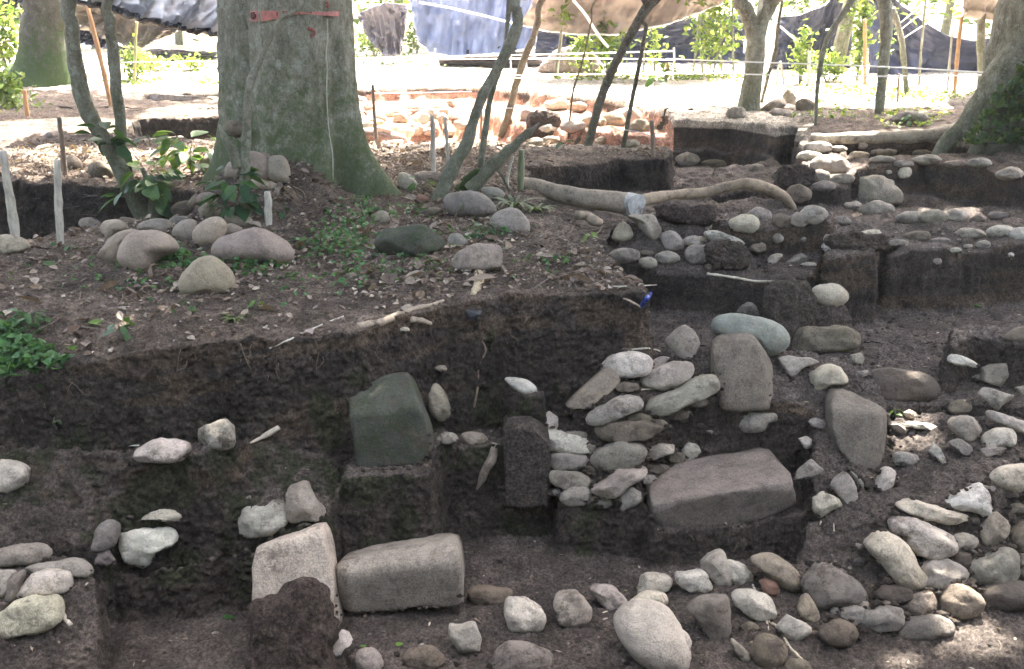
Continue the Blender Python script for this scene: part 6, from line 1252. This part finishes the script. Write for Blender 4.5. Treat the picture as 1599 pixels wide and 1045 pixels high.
def lumps(name, label, P, smin, smax, r, col):
    ico = np.array([(0, 0, 1), (.894, 0, .447), (.276, .851, .447), (-.724, .526, .447), (-.724, -.526, .447), (.276, -.851, .447), (.724, .526, -.447), (-.276, .851, -.447), (-.894, 0, -.447), (-.276, -.851, -.447), (.724, -.526, -.447), (0, 0, -1)])
    fi = np.array([(0, 1, 2), (0, 2, 3), (0, 3, 4), (0, 4, 5), (0, 5, 1), (1, 6, 2), (2, 7, 3), (3, 8, 4), (4, 9, 5), (5, 10, 1), (6, 7, 2), (7, 8, 3), (8, 9, 4), (9, 10, 5), (10, 6, 1), (11, 7, 6), (11, 8, 7), (11, 9, 8), (11, 10, 9), (11, 6, 10)])
    n = len(P); s = smin + (smax - smin) * r.uniform(0, 1, n) ** 3
    V = P[:, None, :] + ico[None] * (r.uniform(.6, 1.25, (n, 12, 1)) * s[:, None, None]) * np.array([1.15, 1, .7])
    F = (np.arange(n)[:, None, None] * 12 + fi[None]).reshape(-1, 3)
    c = np.repeat(np.asarray(col) * r.uniform(.6, 1.5, (n, 1)), 12, 0)
    o = obj(name, V.reshape(-1, 3), F, M['soil'], None, True, c); tag(o, label, name.replace('_', ' '), kind='stuff')
P, r = scatter(26000, -5, 5.5, 3.6, 11, 3, lambda x, y, z, s, r: (z < -.3) & (r.uniform(0, 1, len(x)) < np.clip(.25 + .6 * fbm(np.stack([x, y], 1) * 1.7, 2, 4), .03, .9)))
lumps('soil_crumbs', 'crumbs and clods of dark soil on the dug surfaces', P, .004, .026, r, (.055, .043, .036))
P, r = scatter(9000, -5, 2, 5.3, 11, 4, lambda x, y, z, s, r: (z > -.3) & (s < 1) & (r.uniform(0, 1, len(x)) < .6))
lumps('soil_crumbs', 'crumbs of brown soil among the leaf litter', P, .004, .02, r, (.10, .078, .06))
P, r = scatter(2600, -5, 5.5, 3.6, 10, 6, lambda x, y, z, s, r: (z < -.2) & (s < 1.5) & (r.uniform(0, 1, len(x)) < .35))
lumps('small_pebbles', 'small pale pebbles scattered over the dug surfaces', P, .006, .022, r, (.30, .26, .22))
Q = []; rq = np.random.default_rng(15)
for O, D, th_, kd in STONE_LOG:
    if D > 11 or kd == 'soil': continue
    R_ = resample(O, 40, True); cy_ = R_[:, 1].mean(); hh = np.ptp(R_[:, 1]); ww = np.ptp(R_[:, 0])
    for a, b in R_[R_[:, 1] > cy_ + .12 * hh]:
        for _ in range(int(1 + ww / 45)):
            if rq.uniform() < .75: Q.append(ond(a + rq.normal(0, 2.5), b + abs(rq.normal(0, 2.6)) - 1.5, D - rq.uniform(0, .03)))
Q2 = []
for O, D, th_, kd in STONE_LOG:
    cx_, cy_ = np.mean([q[0] for q in O]), np.mean([q[1] for q in O])
    if kd == 'soil' or kd == 'block' or not ((870 < cx_ < 1125 and 540 < cy_ < 800) or (cx_ > 1285 and cy_ > 730)): continue
    for a, b in resample(O, 26, True):
        if rq.uniform() < .8: Q2.append(ond(cx_ + (a - cx_) * 1.16 + rq.normal(0, 2), cy_ + (b - cy_) * 1.18 + rq.normal(0, 2), D + rq.uniform(-.01, .05)))
lumps('soil_infill', 'dark soil packed between the stones of the walls', np.array(Q2), .012, .032, rq, (.060, .047, .037))
lumps('soil_crumbs', 'crumbs of dark soil packed against the feet of the stones', np.array(Q), .004, .020, rq, (.055, .043, .034))
# twigs and fine roots
VV, FF, nb = [], [], 0
r = random.Random(4)
for k in range(170):
    px, py = r.uniform(0, 1000), r.uniform(300, 520)
    if py > np.interp(px, [0, 250, 560, 700, 1030], [590, 540, 505, 470, 455]): continue
    a = r.uniform(-.5, .5) + (0 if r.random() < .7 else 1.0); l = r.uniform(10, 55)
    p0 = hit(px, py)[0]; p1 = hit(px + l * math.cos(a), py - l * .5 * math.sin(a))[0]
    if np.linalg.norm(p1 - p0) > .6: continue
    V, F = tube([p0 + [0, 0, .02], (p0 + p1) / 2 + [r.uniform(-.03, .03), r.uniform(-.015, .015), .022], p1 + [0, 0, .02]], r.uniform(.0015, .004), 4, 3, 0)
    VV.append(V); FF += [tuple(i + nb for i in f) for f in F]; nb += len(V)
o = obj('fallen_twigs', np.vstack(VV), FF, M['wood'], None, True, None, (.19, .15, .115)); tag(o, 'thin dry twigs scattered over the mound', 'twigs', kind='stuff')
VV, FF, nb = [], [], 0
for k in range(200):
    px = r.uniform(0, 1040) if k < 90 else r.uniform(1050, 1590); ed = np.interp(px, [0, 100, 250, 400, 560, 640, 700, 940, 1030], [605, 580, 548, 530, 512, 494, 476, 460, 466]) if k < 90 else r.uniform(390, 980)
    py = ed + abs(r.gauss(0, 34)); l = r.uniform(4, 26) * r.choice([.6, 1, 1, 2.2]); pts = []; x, y = px, py
    for q in range(4):
        pts.append(hit(x, y)[0] - ray(x, y) * .016); x += r.gauss(0, l * .22); y += l / 3 * r.uniform(.3, 1.5)
    if max(np.linalg.norm(np.diff(pts, axis=0), axis=1)) > .2: continue
    V, F = tube(pts, np.array([1, .9, .7, .4]) * r.uniform(.0012, .0032), 4, 3, 0)
    VV.append(V); FF += [tuple(i + nb for i in f) for f in F]; nb += len(V)
o = obj('fine_roots', np.vstack(VV), FF, M['wood'], None, True, None, (.17, .125, .09)); tag(o, 'fine pale roots dangling from the cut earth faces', 'roots', kind='stuff')
# single green leaves lying on the pit floor
for k, (t, a, b_, s, rz, kd, l) in enumerate([('C0', 1035, 818, 62, .2, 'mid', 'single green leaf on the pit floor left of the upright slab'), ('C1', 258, 955, 52, 1.1, 'lime', 'fresh green leaf fallen before the long rounded block'), ('C1', 88, 958, 40, .6, 'lime', 'yellow-green leaf on the grey stone at the bottom edge'), ('B2', 1355, 390, 50, .1, 'lime', 'small bright green leaf on the right-hand floor'), ('B0', 410, 478, 120, .4, 'lime', 'long yellow-green leaf lying on the mound shoulder'), ('B0', 200, 190, 110, -.4, 'mid', 'mossy green strip of bark on the mound at the left')]):
    p, D = hit(*T(t, [(a, b_)])[0]); o = bpy.data.objects.new('fallen_leaf', LM[kd][k % 3]); o.location = tuple(p + np.array([0, 0, .025])); s_ = s / TL[t][2] * D / FPX; o.scale = (s_, s_, s_); o.rotation_euler = (.1, .05, rz); COL.objects.link(o); tag(o, l, 'leaf')

# ------------------------------------------------------------------ thin air volume added to imitate lens glare
hm = bpy.data.materials.new('glare_haze'); hm.use_nodes = True; nt = hm.node_tree; nt.nodes.remove(nt.nodes['Principled BSDF'])
pv = nt.nodes.new('ShaderNodeVolumePrincipled'); pv.inputs['Color'].default_value = (.95, .96, .97, 1); pv.inputs['Density'].default_value = .0008; pv.inputs['Anisotropy'].default_value = .3
nt.links.new(pv.outputs[0], nt.nodes['Material Output'].inputs['Volume'])
R = 245; V = [(x, y, z) for z in (-2.9, 14.5) for x, y in ((-R, -R), (R, -R), (R, R), (-R, R))]
hz = obj('glare_haze', V, [(3, 2, 1, 0), (4, 5, 6, 7), (0, 1, 5, 4), (1, 2, 6, 5), (2, 3, 7, 6), (3, 0, 4, 7)], hm, None, False, loc=(0, 0, 0)); tag(hz, 'added air volume imitating lens glare over the clearing', 'glare_haze', kind='stuff')
